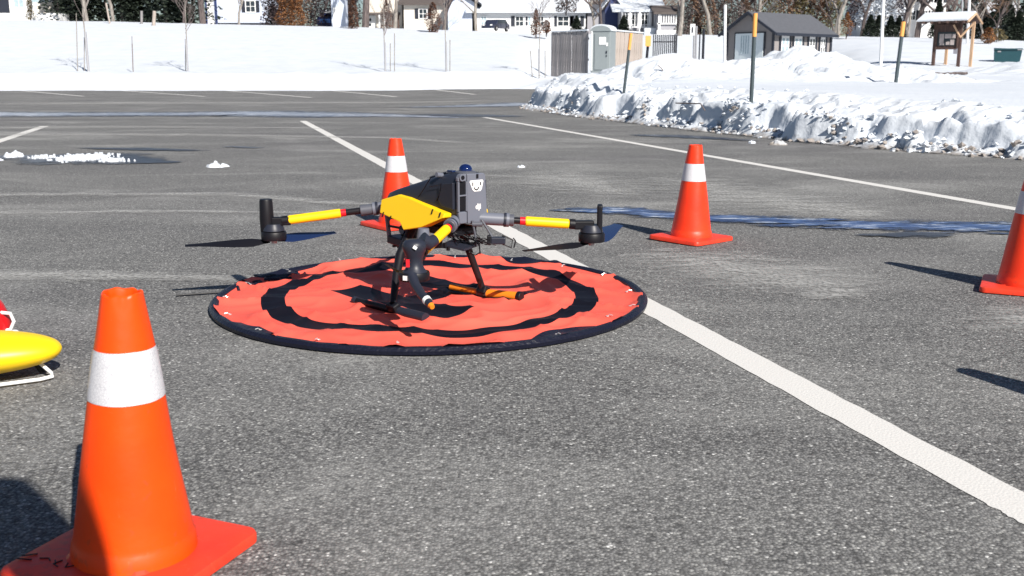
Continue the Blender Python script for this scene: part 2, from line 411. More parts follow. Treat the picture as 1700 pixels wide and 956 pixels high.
def empty(name, loc=(0, 0, 0), rz=0.0, parent=None):
    o = bpy.data.objects.new(name, None)
    o.empty_display_size = 0.1
    o.location = loc; o.rotation_euler = (0, 0, rz)
    if parent: o.parent = parent
    col.objects.link(o)
    return o

class MB:
    def __init__(s): s.v = []; s.f = []
    def add(s, vs, fs):
        n = len(s.v); s.v += [tuple(v) for v in vs]; s.f += [tuple(i + n for i in f) for f in fs]; return s
    def box(s, c, d, rot=None):
        hx, hy, hz = d[0] / 2, d[1] / 2, d[2] / 2
        vs = [Vector((x, y, z)) for z in (-hz, hz) for x, y in ((-hx, -hy), (hx, -hy), (hx, hy), (-hx, hy))]
        if rot is not None: vs = [rot @ v for v in vs]
        vs = [v + Vector(c) for v in vs]
        return s.add(vs, [(3, 2, 1, 0), (4, 5, 6, 7), (0, 1, 5, 4), (1, 2, 6, 5), (2, 3, 7, 6), (3, 0, 4, 7)])
    def tube(s, pts, rad, n=10, cap=True):
        pts = [Vector(p) for p in pts]
        if not isinstance(rad, (list, tuple)): rad = [rad] * len(pts)
        rings = []; vs = []
        up = None
        for i, p in enumerate(pts):
            t = (pts[min(i + 1, len(pts) - 1)] - pts[max(i - 1, 0)])
            if t.length < 1e-9: t = Vector((0, 0, 1))
            t.normalize()
            if up is None:
                up = Vector((0, 0, 1)) if abs(t.z) < 0.9 else Vector((1, 0, 0))
            a = t.cross(up)
            if a.length < 1e-6: a = t.cross(Vector((0, 1, 0)))
            a.normalize(); b = a.cross(t).normalized(); up = b
            for k in range(n):
                an = 2 * math.pi * k / n
                vs.append(p + (a * math.cos(an) + b * math.sin(an)) * rad[i])
        fs = []
        for i in range(len(pts) - 1):
            for k in range(n):
                fs.append((i * n + k, i * n + (k + 1) % n, (i + 1) * n + (k + 1) % n, (i + 1) * n + k))
        if cap:
            fs.append(tuple(range(n - 1, -1, -1))); fs.append(tuple(range((len(pts) - 1) * n, len(pts) * n)))
        return s.add(vs, fs)
    def lathe(s, prof, n=32, c=(0, 0, 0), cap=True):
        vs = []; fs = []
        for r, z in prof:
            for k in range(n):
                a = 2 * math.pi * k / n
                vs.append((c[0] + r * math.cos(a), c[1] + r * math.sin(a), c[2] + z))
        for i in range(len(prof) - 1):
            for k in range(n):
                fs.append((i * n + k, i * n + (k + 1) % n, (i + 1) * n + (k + 1) % n, (i + 1) * n + k))
        if cap:
            if prof[0][0] > 1e-5: fs.append(tuple(range(n - 1, -1, -1)))
            if prof[-1][0] > 1e-5: fs.append(tuple(range((len(prof) - 1) * n, len(prof) * n)))
        return s.add(vs, fs)
    def prism(s, poly, h0, h1, fn):
        """poly 2-D outline; fn(u, v, h) maps to 3-D"""
        n = len(poly)
        vs = [fn(u, v, h0) for u, v in poly] + [fn(u, v, h1) for u, v in poly]
        fs = [tuple(range(n - 1, -1, -1)), tuple(range(n, 2 * n))] + [(i, (i + 1) % n, n + (i + 1) % n, n + i) for i in range(n)]
        return s.add(vs, fs)
    def build(s, name, m, parent=None, smooth=False, bevel=0.0, seg=2):
        me = bpy.data.meshes.new(name)
        me.from_pydata(s.v, [], s.f); me.update()
        if bevel or True:
            b = bmesh.new(); b.from_mesh(me); bmesh.ops.recalc_face_normals(b, faces=b.faces); b.to_mesh(me); b.free()
        me.materials.append(m)
        if smooth:
            me.polygons.foreach_set("use_smooth", [True] * len(me.polygons))
            try: me.set_sharp_from_angle(angle=R(38))
            except Exception: pass
        o = bpy.data.objects.new(name, me); col.objects.link(o)
        if parent: o.parent = parent
        if bevel:
            md = o.modifiers.new("bevel", 'BEVEL'); md.width = bevel; md.segments = seg; md.limit_method = 'ANGLE'; md.angle_limit = R(35)
        return o

def copy_tree(o, parent=None):
    c = o.copy(); col.objects.link(c)
    if parent: c.parent = parent
    for ch in list(o.children): copy_tree(ch, c)
    return c

cp, sp = math.cos(PITCH), math.sin(PITCH)
def at(px, py, Y):
    u = (px - 850) / 1700; v = (478 - py) / 1700
    d = Vector((u, cp + v * sp, -sp + v * cp))
    return Vector((0, 0, CAM_H)) + d * (Y / d.y)
def on(px, py, z=0.0):
    u = (px - 850) / 1700; v = (478 - py) / 1700
    d = Vector((u, cp + v * sp, -sp + v * cp))
    return Vector((0, 0, CAM_H)) + d * ((z - CAM_H) / d.z)
def ppm(Y): return 1700 / (Y * 0.975)     # rough pixels per metre at a distance
def nz(x, y, z=0.0): return noise.noise(Vector((x, y, z)))
def fbm(x, y, o=4, z=0.0):
    s = 0; a = 1; t = 0
    for i in range(o):
        s += a * noise.noise(Vector((x, y, z + i * 7.3))); t += a; x *= 2.03; y *= 2.03; a *= 0.5
    return s / t
def sm(a, b, x):
    t = max(0.0, min(1.0, (x - a) / (b - a))); return t * t * (3 - 2 * t)

# ------------------------------------------------------------------ terrain
CREST = [(-1.2, .050), (-0.484, .0474), (-0.37, 0.0457), (-0.257, 0.043), (-0.143, 0.0407), (-0.057, 0.038), (0.029, 0.0345), (0.154, 0.0341), (0.257, 0.0324), (0.343, 0.0319), (0.429, 0.0302), (0.486, 0.028), (0.601, 0.0258), (1.3, 0.02)]
def kcrest(t):
    if t <= CREST[0][0]: return CREST[0][1]
    for (a, x), (b, y) in zip(CREST, CREST[1:]):
        if t <= b: return x + (y - x) * (t - a) / (b - a)
    return CREST[-1][1]
def edge_y(t): return 43.6 + 4.5 * sm(-0.16, 0.0, t) + 0.7 * nz(t * 23, 3.1) + 0.25 * nz(t * 140, 1.1)
def terrain(X, Y):
    t = X / max(Y, 20)
    k = kcrest(t)
    rt = sm(0.0, 0.05, t)
    far = sm(0.27, 0.36, t)
    ey = edge_y(t)
    Y0 = 49 + 8 * rt - 17 * far
    base = 0.74 * (1 - rt) + 0.52 * rt
    if Y < Y0:
        left = base * sm(ey - 0.1, ey + 2.6, Y)
        left = left - 0.6 * (1 - sm(ey - 1.0, ey, Y))
        z = left * (1 - rt) + (base - 0.15 * sm(55, 42, Y)) * rt
    elif Y < 85:
        zc = CAM_H + k * 85
        q = (Y - Y0) / (85 - Y0)
        z = base + (zc - base) * (0.75 * q + 0.25 * sm(0, 1, q))
    else:
        z = CAM_H + k * 85 + (Y - 85) * k * 0.86
    if Y > 200: z -= (Y - 200) * 0.006
    amp = 0.05 + 0.10 * sm(0.02, 0.06, t) * (1 - sm(60, 75, Y))
    z += amp * fbm(X * 0.35, Y * 0.35, 4) + 0.02 * nz(X * 2.2, Y * 2.2)
    if t < 0.02 and Y < Y0: z += 0.12 * fbm(X * 0.9, Y * 1.3, 3) * sm(ey, ey + 1, Y)
    return z

def grid(name, xs, ys, fn, m):
    vs = []; fs = []
    nx, ny = len(xs), len(ys)
    for y in ys:
        for x in xs:
            vs.append((x, y, fn(x, y)))
    for j in range(ny - 1):
        for i in range(nx - 1):
            a = j * nx + i; fs.append((a, a + 1, a + nx + 1, a + nx))
    me = bpy.data.meshes.new(name); me.from_pydata(vs, [], fs); me.update(); me.materials.append(m)
    me.polygons.foreach_set("use_smooth", [True] * len(me.polygons))
    o = bpy.data.objects.new(name, me); col.objects.link(o)
    return o

def lin(a, b, n): return [a + (b - a) * i / (n - 1) for i in range(n)]
# base ground to the horizon, parking lot on it
tag(MB().add([(-3000, -3000, -0.9), (3000, -3000, -0.9), (3000, 3000, -0.9), (-3000, 3000, -0.9)], [(0, 1, 2, 3)]).build("ground", M['snow']), kind='structure')
tag(MB().add([(-160, -60, 0), (80, -60, 0), (80, 56, 0), (-160, 56, 0)], [(0, 1, 2, 3)]).build("parking_lot", M['asphalt']), kind='structure')
xs = lin(-420, -60, 60)[:-1] + lin(-60, 60, 420)[:-1] + lin(60, 420, 60)
ys = lin(38, 62, 130)[:-1] + lin(62, 140, 110)[:-1] + lin(140, 900, 50)
tag(grid("snow_field", xs, ys, terrain, M['snow']), kind='structure')

# ploughed bank on the right: s runs along its edge, d away from the lot
EDGE = [(2.3, 56), (1.7, 44), (0.95, 32), (0.42, 25.5), (0.30, 22.7), (0.62, 21.0), (1.55, 17.4), (2.75, 13.6), (3.75, 11.0), (4.6, 9.6), (5.6, 8.2), (7.3, 6.1), (9.5, 3.6), (13, -1)]
cum = [0]
for a, b in zip(EDGE, EDGE[1:]): cum.append(cum[-1] + math.hypot(b[0] - a[0], b[1] - a[1]))
def edge_pt(s):
    for i in range(len(EDGE) - 1):
        if s <= cum[i + 1] or i == len(EDGE) - 2:
            q = (s - cum[i]) / (cum[i + 1] - cum[i])
            p0 = EDGE[max(i - 1, 0)]; p1 = EDGE[i]; p2 = EDGE[i + 1]; p3 = EDGE[min(i + 2, len(EDGE) - 1)]
            r = []
            for k in range(2):
                a, b, c, d = p0[k], p1[k], p2[k], p3[k]
                r.append(0.5 * (2 * b + (c - a) * q + (2 * a - 5 * b + 4 * c - d) * q * q + (3 * b - a - 3 * c + d) * q ** 3))
            return r
def cell(x, y, seed=0.0):
    """chunky blocks: distance field of jittered cells"""
    d, p = noise.voronoi(Vector((x, y, seed)), distance_metric='DISTANCE')
    h = noise.cell(p[0] * 5.17 + Vector((seed, 1.3, 2.1)))
    return d[0], d[1], h
def bank(X, Y, d):
    if X > 40: return 0.4
    w = d
    plain = 0.26 + 0.11 * sm(9, 15, Y) + 0.06 * sm(18, 45, Y) + 0.10 * sm(30, 50, Y)
    rise = sm(0.0, 0.17, w - 0.14 - 0.30 * nz(X * 0.8, Y * 0.8 + 3) - 0.15 * nz(X * 2.3, Y * 2.3) - 0.05 * nz(X * 6, Y * 6)) * 0.86 + 0.14 * sm(-.02, .1, w)
    z = plain * rise
    big = 0.55 + 1.1 * max(0, 0.35 + nz(X * 0.55 + 2, Y * 0.55 + 9)) 
    # blocks thrown up along the edge
    e = math.exp(-((w - 0.62) / 0.50) ** 2)
    e2 = sm(0.02, 0.25, w) * (1 - sm(0.7, 1.5, w))
    d0, d1, h = cell(X * 2.1, Y * 2.1, 0.3)
    z += rise * e * 0.15 * big * max(0, 0.25 + 1.2 * nz(X * 0.9 + 5, Y * 0.9)) + rise * e2 * big * (0.115 * (h - 0.25) * sm(0.02, 0.16, d1 - d0) * (1 - d0 * 0.6))
    d0, d1, h = cell(X * 5.3, Y * 5.3, 4.3)
    z += e2 * (0.045 * (h - 0.35) * sm(0.02, 0.2, d1 - d0)) 
    z += e2 * 0.022 * fbm(X * 9, Y * 9, 3)
    if w < 0.4:
        d0, d1, h = cell(X * 11, Y * 11, 8.3); z += sm(-.02, .08, w) * (1 - sm(0.25, 0.4, w)) * 0.05 * h * (1 - 2 * d0)
    if Y < 20 and w < .7:
        d0, d1, h = cell(X * 4.2, Y * 4.2, 11.3)
        z = max(z, (0.15 * (1 - .3 * sm(10, 18, Y)) * math.exp(-((w - 0.15) / 0.14) ** 2) * (0.25 + 0.95 * h) * sm(-0.02, .18, d1 - d0 + .1)))
    # piles
    def pile(cx, cy, sx, sy, hh):
        q = math.exp(-(((X - cx) / sx) ** 2 + ((Y - cy) / sy) ** 2))
        return hh * q, q
    tot = 0; rough = 0
    for args in ((3.9, 26.5, 1.6, 3.4, 0.80), (2.2, 25, 1.4, 3.0, 0.34), (5.3, 29, 1.6, 3.0, 0.60), (8.0, 29, 2.2, 3.2, 0.98), (6.3, 28, 1.8, 3.0, 0.72), (9.9, 27.5, 1.6, 2.8, 0.55), (21.5, 42, 3.0, 4, 0.75), (11.8, 30, 1.6, 3, 0.15)):
        a, q = pile(*args); tot = max(tot, a) if abs(a - tot) > 0.3 else (tot + a) / 2 + abs(tot - a) / 2 + 0.02; rough = max(rough, q)
    if rough > 0.02:
        d0, d1, h = cell(X * 1.25, Y * 1.25, 2.0)
        tot += sm(0.02, 0.5, rough) * (0.18 * (h - 0.45) * sm(0, 0.3, d1 - d0) + 0.12 * fbm(X * 1.6, Y * 1.6, 4))
        d0, d1, h = cell(X * 3.2, Y * 3.2, 5.0)
        tot += sm(0.02, 0.5, rough) * 0.10 * (h - 0.4) * sm(0, 0.25, d1 - d0)
    z += tot * sm(0.2, 1.4, w)
    z += 0.015 * fbm(X * 0.9, Y * 0.9, 3) * rise
    return z
S = []
s = 0.0
while s < cum[-1]:
    S.append(s)
    yy = edge_pt(s)[1]
    s += 0.16 if yy > 35 else (0.075 if yy > 21 else (0.045 if yy > 14 else (0.028 if yy > 5.5 else 0.3)))
D = []
d = -0.25
while d < 40:
    D.append(d); d += 0.03 if d < 1.6 else (0.06 if d < 2.6 else (0.12 if d < 12 else 0.5))
vs = []; fs = []
for s_ in S:
    ex, ey_ = edge_pt(s_)
    wob = 0.16 * fbm(s_ * 1.3, 0.7, 4) + 0.05 * nz(s_ * 7, 4.2)
    tt = sm(21, 30, ey_)
    nx_, ny_ = 0.97 , 0.24 * (1 - tt)
    for d_ in D:
        X = ex + nx_ * (d_ + wob * (1 - sm(1, 3, d_))); Y = ey_ + ny_ * (d_ + wob * (1 - sm(1, 3, d_)))
        z = bank(X, Y, d_) if d_ > -0.06 else -0.05
        z = max(z, -0.05) if d_ < 0.02 else max(z, 0.004)
        vs.append((X, Y, z))
nd = len(D)
for i in range(len(S) - 1):
    for j in range(nd - 1):
        a = i * nd + j; fs.append((a, a + nd, a + nd + 1, a + 1))
me = bpy.data.meshes.new("snow_bank"); me.from_pydata(vs, [], fs); me.update(); me.materials.append(M['bank'])
me.polygons.foreach_set("use_smooth", [True] * len(me.polygons))
o = bpy.data.objects.new("snow_bank", me); col.objects.link(o); tag(o, kind='structure')

rng = random.Random(21)
cm = [MB(), MB()]
for i in range(2600):
    s_ = rng.uniform(cum[3], cum[-2]); ex, ey_ = edge_pt(s_)
    dd_ = rng.gauss(0.13, 0.09) if rng.random() < .88 else rng.uniform(.2, 1.5)
    X = ex + .97 * dd_; Y = ey_ + .24 * dd_
    r_ = rng.uniform(.012, .040) * (1.5 if rng.random() < .12 else 1)
    z = max(bank(X, Y, dd_), 0.0) + r_ * .25 if dd_ > .05 else 0.004 + r_ * .2
    vv = []
    M3 = Matrix.Rotation(rng.uniform(0, 6.28), 3, 'Z') @ Matrix.Rotation(rng.uniform(-.6, .6), 3, 'X')
    for (a_, b_, c_) in ((1, 0, 0), (-1, 0, 0), (0, 1, 0), (0, -1, 0), (0, 0, 1), (0, 0, -1), (.7, .7, .4), (-.7, .6, .5)):
        v_ = M3 @ (Vector((a_, b_, c_ * .75)) * r_ * rng.uniform(.75, 1.25)); vv.append((X + v_.x, Y + v_.y, z + v_.z))
    cm[0 if dd_ > .15 or rng.random() < .6 else 1].add(vv, [(0, 6, 4), (6, 2, 4), (2, 7, 4), (7, 1, 4), (1, 3, 4), (3, 0, 4), (6, 0, 2), (2, 0, 5), (1, 2, 5), (7, 2, 1), (3, 1, 5), (0, 3, 5)])
dirty = mat("dirty_snow", (0.30, 0.27, 0.25), 0.8, var=0.4, scale=20)
for q, m_ in zip(cm, (M['snow'], dirty)):
    tag(q.build("snow_clods", m_), "loose crumbs of ploughed snow along the foot of the bank" if m_ is M['snow'] else "dirty brown snow crumbs at the asphalt edge of the bank", "snow clods", kind='stuff')

# ------------------------------------------------------------------ painted lines
def quad_strip(name, pts, w, m, z=0.0016, wob=0.007):
    vs = []; fs = []
    n = 260
    P = [Vector(p) for p in pts]
    segs = []
    for a, b in zip(P, P[1:]):
        for i in range(n): segs.append(a.lerp(b, i / n))
    segs.append(P[-1])
    dr = (P[-1] - P[0]).normalized(); nrm = Vector((dr.y, -dr.x))
    for i, p in enumerate(segs):
        e1 = wob * nz(i * 1.7, 2.2); e2 = wob * nz(i * 1.9, 8.2)
        a = p + nrm * (w / 2 + e1); b = p - nrm * (w / 2 + e2)
        vs += [(a.x, a.y, z), (b.x, b.y, z)]
        if i: fs.append((2 * i - 2, 2 * i - 1, 2 * i + 1, 2 * i))
    return tag(MB().add(vs, fs).build(name, m), kind='structure')
quad_strip("painted_line", [(-3.43, 17.0), (0.945, 1.83), (1.55, -0.27)], 0.108, M['paint'])
quad_strip("painted_line", [(-0.5, 18.4), (2.99, 6.02), (4.6, 0.3)], 0.105, M['paint'])
quad_strip("painted_line", [(-6.95, 15.4), (-3.0, 1.7)], 0.125, M['paint'])
for k, (a, b) in enumerate((((-24.5, 49.4), (-14.0, 34.0)), ((-17.5, 45.5), (-9.9, 33.6)), ((-12.2, 44.1), (-6.2, 32.2)), ((-7.7, 44.1), (-3.7, 33.3)), ((-3.4, 46), (-1.3, 36.5)))):
    quad_strip("painted_line", [a, b], 0.15, M['paint'])

# ------------------------------------------------------------------ meltwater and ice
def blotch(name, ctr, m, z, halfw):
    P = [Vector(p) for p in ctr]
    vs = []; fs = []; at_ = []; N_ = 12; K_ = 9; rows = 0
    for i in range(len(P) - 1):
        for q in range(N_ + (1 if i == len(P) - 2 else 0)):
            f = q / N_; p = P[i].lerp(P[i + 1], f); w = max((halfw[i] * (1 - f) + halfw[i + 1] * f) * 1.5, .004)
            d0 = (P[i + 1] - P[i]).normalized(); d1 = (P[min(i + 2, len(P) - 1)] - P[min(i + 1, len(P) - 2)]).normalized()
            dr = d0.lerp(d1, f * .5).normalized(); nr = Vector((-dr.y, dr.x))
            tot = i + f; endf = min(tot, len(P) - 1 - tot)
            for k in range(K_):
                u = -1 + 2 * k / (K_ - 1); a = p + nr * w * u
                vs.append((a.x, a.y, z)); at_.append(max(abs(u), 1 - min(1, endf * 2.0)))
            if rows: n = (rows - 1) * K_; fs += [(n + k, n + k + 1, n + K_ + k + 1, n + K_ + k) for k in range(K_ - 1)]
            rows += 1
    o = MB().add(vs, fs).build(name, m)
    at = o.data.attributes.new("across", 'FLOAT', 'POINT'); at.data.foreach_set("value", at_)
    return tag(o, kind='structure')
ICE = stain_mat("wet_ice_stain", 'ice'); SLUSH = stain_mat("slush_stain", 'slush'); WET = stain_mat("wet_stain", 'wet'); SALT = stain_mat("salt_stain", 'salt')
blotch("ice_strip", [(0.22, 5.98), (0.6, 5.95), (1.0, 5.66), (1.5, 5.48), (1.9, 5.35), (2.6, 5.28), (3.6, 5.2), (5.5, 5.0)], ICE, 0.0065, [0.03, .14, .13, .16, .16, .18, .2, .2])
blotch("ice_strip", [(-16, 20.8), (-12, 20.0), (-9, 19.5), (-6.5, 19.7), (-5.0, 20.0), (-3.3, 19.3), (-2.2, 19.0), (-0.6, 18.0)], SLUSH, 0.0065, [.8, .9, .9, .8, 1.1, 1.0, .5, .1])
blotch("ice_strip", [(-2.6, 23.2), (-1.0, 24.2), (0.0, 25.0), (0.9, 26.5)], SLUSH, 0.0065, [.1, .5, .9, .9])
blotch("wet_patch", [(-5.1, 9.75), (-4.6, 9.72), (-4.0, 9.6), (-3.5, 9.35), (-3.2, 9.22), (-2.95, 9.15)], WET, 0.0075, [.05, .22, .52, .32, .16, .04])
blotch("wet_patch", [(-4.6, 10.9), (-3.9, 10.75), (-3.1, 10.5)], WET, 0.0075, [.04, .14, .05])
blotch("wet_patch", [(1.7, 5.03), (1.98, 5.0), (2.2, 5.02)], WET, 0.0085, [.02, .07, .02])
blotch("wet_patch", [(1.5, 13.2), (2.0, 12.95), (2.9, 12.0)], WET, 0.0075, [.05, .22, .08])
blotch("wet_patch", [(-3.1, 11.1), (-2.6, 10.9)], WET, 0.0075, [.06, .06])
blotch("wet_patch", [(-1.8, 19.6), (-.6, 18.9), (.3, 18.6)], WET, 0.0080, [.2, .45, .1])
blotch("wet_patch", [(.5, 22.0), (1.3, 18.8), (2.6, 14.6), (3.7, 11.5), (4.5, 10.0)], WET, 0.0080, [.12, .20, .22, .22, .15])
blotch("salt_streak", [(-5.2, 6.5), (-3.0, 6.75), (-1.9, 6.75), (-1.1, 6.3), (-.4, 6.1)], SALT, 0.0055, [.12, .10, .10, .08, .04])
blotch("salt_streak", [(-5.0, 5.6), (-3.4, 5.85), (-1.9, 5.9), (-.9, 5.85)], SALT, 0.0055, [.08, .08, .06, .03])
blotch("salt_streak", [(-3.6, 3.85), (-2.2, 4.0), (-1.4, 4.0), (-.95, 3.9)], SALT, 0.0055, [.12, .12, .09, .04])
blotch("salt_streak", [(.55, 4.55), (.85, 4.3), (1.1, 3.85), (1.2, 3.5)], SALT, 0.0055, [.10, .28, .30, .08])
blotch("salt_streak", [(1.2, 8.0), (1.35, 7.0), (1.9, 5.9), (2.2, 5.7)], SALT, 0.0055, [.35, .45, .35, .1])
blotch("salt_streak", [(.1, 8.3), (.6, 7.3), (.8, 6.6)], SALT, 0.0055, [.35, .45, .2])
blotch("salt_streak", [(-9, 13.4), (-6.5, 13.3), (-4.0, 13.2), (-1.5, 12.6), (-.3, 11.5)], SALT, 0.0055, [.8, .5, .25, .15, .1])
blotch("salt_streak", [(-8, 14.8), (-6.0, 15.1), (-3.9, 15.0), (-2.2, 14.6)], SALT, 0.0055, [.5, .3, .15, .1])
blotch("salt_streak", [(-14, 26), (-8, 26.5), (-3, 27), (.2, 29)], SALT, 0.0055, [1.2, .8, .6, .5])
blotch("salt_streak", [(2.3, 2.9), (1.9, 3.3), (1.4, 3.2)], SALT, 0.0055, [.1, .18, .05])

def lump_mesh(name, x, y, sx, sy, sz, seed, mt, n=30):
    """a knobbly lump of old snow lying on the asphalt"""
    vs = []; fs = []
    for j in range(n):
        for i in range(n):
            u = -1 + 2 * i / (n - 1); v = -1 + 2 * j / (n - 1)
            r = math.hypot(u, v)
            rr = 1 - 0.35 * (0.5 + nz(math.atan2(v, u) * 1.3 + seed, seed))
            h = max(0, 1 - (r / rr) ** 2) ** 0.42
            d0, d1, hh = cell(u * 3 + seed, v * 3, seed)
            z = sz * h * (0.6 + 0.3 * hh + 0.35 * nz(u * 2.5 + seed, v * 2.5)) - 0.006
            vs.append((u * sx, v * sy, z))
    for j in range(n - 1):
        for i in range(n - 1):
            a = j * n + i; fs.append((a, a + 1, a + n + 1, a + n))
    o = MB().add(vs, fs).build(name, mt, smooth=True)
    o.location = (x, y, 0.004)
    return o
for x, y, sx, sy, sz, sd, lb in ((-2.52, 8.78, .11, .1, .055, 1.0, "small lone lump of old snow on the bare asphalt left of centre"),
        (0.077, 8.72, .04, .04, .025, 2.0, "tiny crumb of snow on the asphalt behind the drone"),
        (2.95, 11.45, .12, .1, .07, 3.0, "pair-sized white snow lump lying just off the ploughed bank"),
        (2.72, 11.7, .05, .06, .04, 4.0, "little snow lump left of the larger one near the ploughed bank"),
        (-4.72, 9.75, .10, .12, .07, 5.0, "rounded grey-white snow lump at the left edge of the frame"),
        (-4.7, 9.4, .05, .05, .04, 5.7, "small icy crumb just below the leftmost snow lump")):
    tag(lump_mesh("snow_lump", x, y, sx, sy, sz, sd, M['bank'] if sd == 3.0 else M['snow']), lb, "snow lump", "snow lumps left on the lot")
# the icy patch: many crumbs, one body
pm = MB()
rng = random.Random(4)
n_ = 44; v0 = []; f0 = []
for j in range(n_):
    for i in range(n_):
        u = -1 + 2 * i / (n_ - 1); v = -1 + 2 * j / (n_ - 1); rr_ = math.hypot(u, v)
        h = max(0, 1 - rr_ ** 1.6 / (.75 + .5 * nz(u * 1.5, v * 1.5 + 3)))
        v0.append((-3.98 + u * .24 + .02 * nz(u * 6, v * 6), 9.56 + v * .34, (.034 * h * (.5 + .9 * max(0, .4 + nz(u * 5, v * 5, 2)) + .5 * nz(u * 14, v * 14)) if h > 0 else 0) - .004))
for j in range(n_ - 1):
    for i in range(n_ - 1): q = j * n_ + i; f0.append((q, q + 1, q + n_ + 1, q + n_))
pm.add(v0, f0)
for i in range(420):
    q = rng.random()
    cx = rng.gauss(-3.98, 0.10); cy = rng.gauss(9.55, 0.15)
    if i > 330: cx = rng.gauss(-3.58, 0.07); cy = rng.gauss(9.25, .04)
    if i > 385: cx = rng.gauss(-4.38, 0.05); cy = rng.gauss(9.6, .06)
    r = rng.uniform(0.006, 0.024)
    z0 = rng.uniform(0, 0.02)
    vsl = []
    for k in range(6):
        a = k * math.pi / 3 + rng.random(); vsl.append((cx + r * math.cos(a) * rng.uniform(.7, 1.1), cy + r * math.sin(a) * rng.uniform(.7, 1.1), 0.006))
    for k in range(4):
        a = k * math.pi / 2 + rng.random(); vsl.append((cx + r * .55 * math.cos(a), cy + r * .55 * math.sin(a), 0.012 + z0 + r * rng.uniform(.3, .6)))
    pm.add(vsl, [(0, 1, 6), (1, 2, 7), (1, 7, 6), (2, 3, 7), (3, 4, 8), (3, 8, 7), (4, 5, 9), (4, 9, 8), (5, 0, 6), (5, 6, 9), (6, 7, 8, 9)])
tag(pm.build("icy_snow_patch", M['snow']), "crumbly patch of refrozen snow in a dark puddle on the left of the lot", "snow patch", kind='stuff')

# ------------------------------------------------------------------ traffic cones
def make_cone(name, m, rz_base, seed):
    root = empty(name)
    # square base with rounded corners, slightly dished, with feet
    b = MB(); S_ = 0.140; rc = 0.022; T = 0.022
    out = []
    for cx, cy, a0 in ((1, 1, 0), (-1, 1, 90), (-1, -1, 180), (1, -1, 270)):
        for k in range(6):
            a = R(a0 + 90 * k / 5); out.append((cx * (S_ - rc) + rc * math.cos(a), cy * (S_ - rc) + rc * math.sin(a)))
    lay = [(1.0, 0.004), (1.0, T - 0.004), (0.985, T), (0.9, T + 0.0015)]
    vs = []; fs = []; n = len(out)
    for sc_, z in lay:
        for x, y in out: vs.append((x * sc_, y * sc_, z))
    for i in range(len(lay) - 1):
        for k in range(n): fs.append((i * n + k, i * n + (k + 1) % n, (i + 1) * n + (k + 1) % n, (i + 1) * n + k))
    # dish up to the cone root
    vs2 = []
    nn = n
    for sc_, z in ((0.098, T + 0.002), (0.092, T + 0.008)):
        for x, y in out:
            a = math.atan2(y, x); vs2.append((sc_ * math.cos(a), sc_ * math.sin(a), z))
    base_n = len(vs); vs += vs2
    for k in range(n): fs.append(((len(lay) - 1) * n + k, (len(lay) - 1) * n + (k + 1) % n, base_n + (k + 1) % n, base_n + k))
    for k in range(n): fs.append((base_n + k, base_n + (k + 1) % n, base_n + n + (k + 1) % n, base_n + n + k))
    fs.append(tuple(range(n - 1, -1, -1)))
    b.add(vs, fs)
    bo = b.build("base", M['cone_b'], root, smooth=True); bo.scale = (1.06, 1.06, 1)
    for sx_ in (-1, 1):
        for sy_ in (-1, 1):
            f_ = MB().box((sx_ * 0.1, sy_ * 0.1, 0.0025), (0.05, 0.05, 0.005)).build("foot", m, bo)
    bo.rotation_euler = (0, 0, rz_base)
    # body
    N_ = 64
    prof = [(0.100, 0.024), (0.099, 0.030), (0.097, 0.046), (0.0945, 0.050), (0.093, 0.058)]
    for i in range(1, 30):
        f = i / 29; z = 0.058 + (0.452 - 0.058) * f; r = 0.093 + (0.0325 - 0.093) * f; prof.append((r, z))
    prof += [(0.0318, 0.456), (0.0295, 0.458), (0.0268, 0.457), (0.025, 0.45), (0.024, 0.42)]
    vs = []; fs = []
    for r, z in prof:
        for k in range(N_):
            a = 2 * math.pi * k / N_
            dz = 0.0; dr = 0.0
            if z > 0.44:
                dz = 0.004 * nz(math.cos(a) * 2 + seed, math.sin(a) * 2) ; dr = 0.0015 * nz(math.cos(a) * 3, math.sin(a) * 3 + seed)
            dr += 0.0022 * nz(math.cos(a) * 1.2 + seed, math.sin(a) * 1.2, z * 7)
            vs.append(((r + dr) * math.cos(a), (r + dr) * math.sin(a), z + dz))
    for i in range(len(prof) - 1):
        for k in range(N_): fs.append((i * N_ + k, i * N_ + (k + 1) % N_, (i + 1) * N_ + (k + 1) % N_, (i + 1) * N_ + k))
    MB().add(vs, fs).build("cone_body", m, root, smooth=True)
    vs = []; fs = []
    cz = lin(0.288, 0.370, 8)
    for i, z in enumerate(cz):
        r = 0.093 + (0.0325 - 0.093) * (z - 0.058) / (0.452 - 0.058) + 0.0014
        if i in (0, 7): r -= 0.0006
        for k in range(N_):
            a = 2 * math.pi * k / N_
            dr = 0.0022 * nz(math.cos(a) * 1.2 + seed, math.sin(a) * 1.2, z * 7)
            vs.append(((r + dr) * math.cos(a), (r + dr) * math.sin(a), z + 0.0007 * nz(math.cos(a) * 2, math.sin(a) * 2, seed)))
    for i in range(7):
        for k in range(N_): fs.append((i * N_ + k, i * N_ + (k + 1) % N_, (i + 1) * N_ + (k + 1) % N_, (i + 1) * N_ + k))
    MB().add(vs, fs).build("reflective_collar", M['collar'], root, smooth=True)
    return root
CG = "orange traffic cones round the landing pad"
def place_cone(loc, rz, m, seed, label, tilt=(0, 0), sc_=1.0):
    c = make_cone("traffic_cone", m, rz, seed)
    c.location = loc; c.rotation_euler = (R(tilt[0]), R(tilt[1]), 0); c.scale = (sc_,) * 3
    tag(c, label, "traffic cone", CG); return c
near_cone = place_cone((-0.627, 1.572, 0.003), R(-20), M['cone_o'], 1.0, "large-looking bright orange cone in the lower left foreground, half in shadow", (0, 1.7))
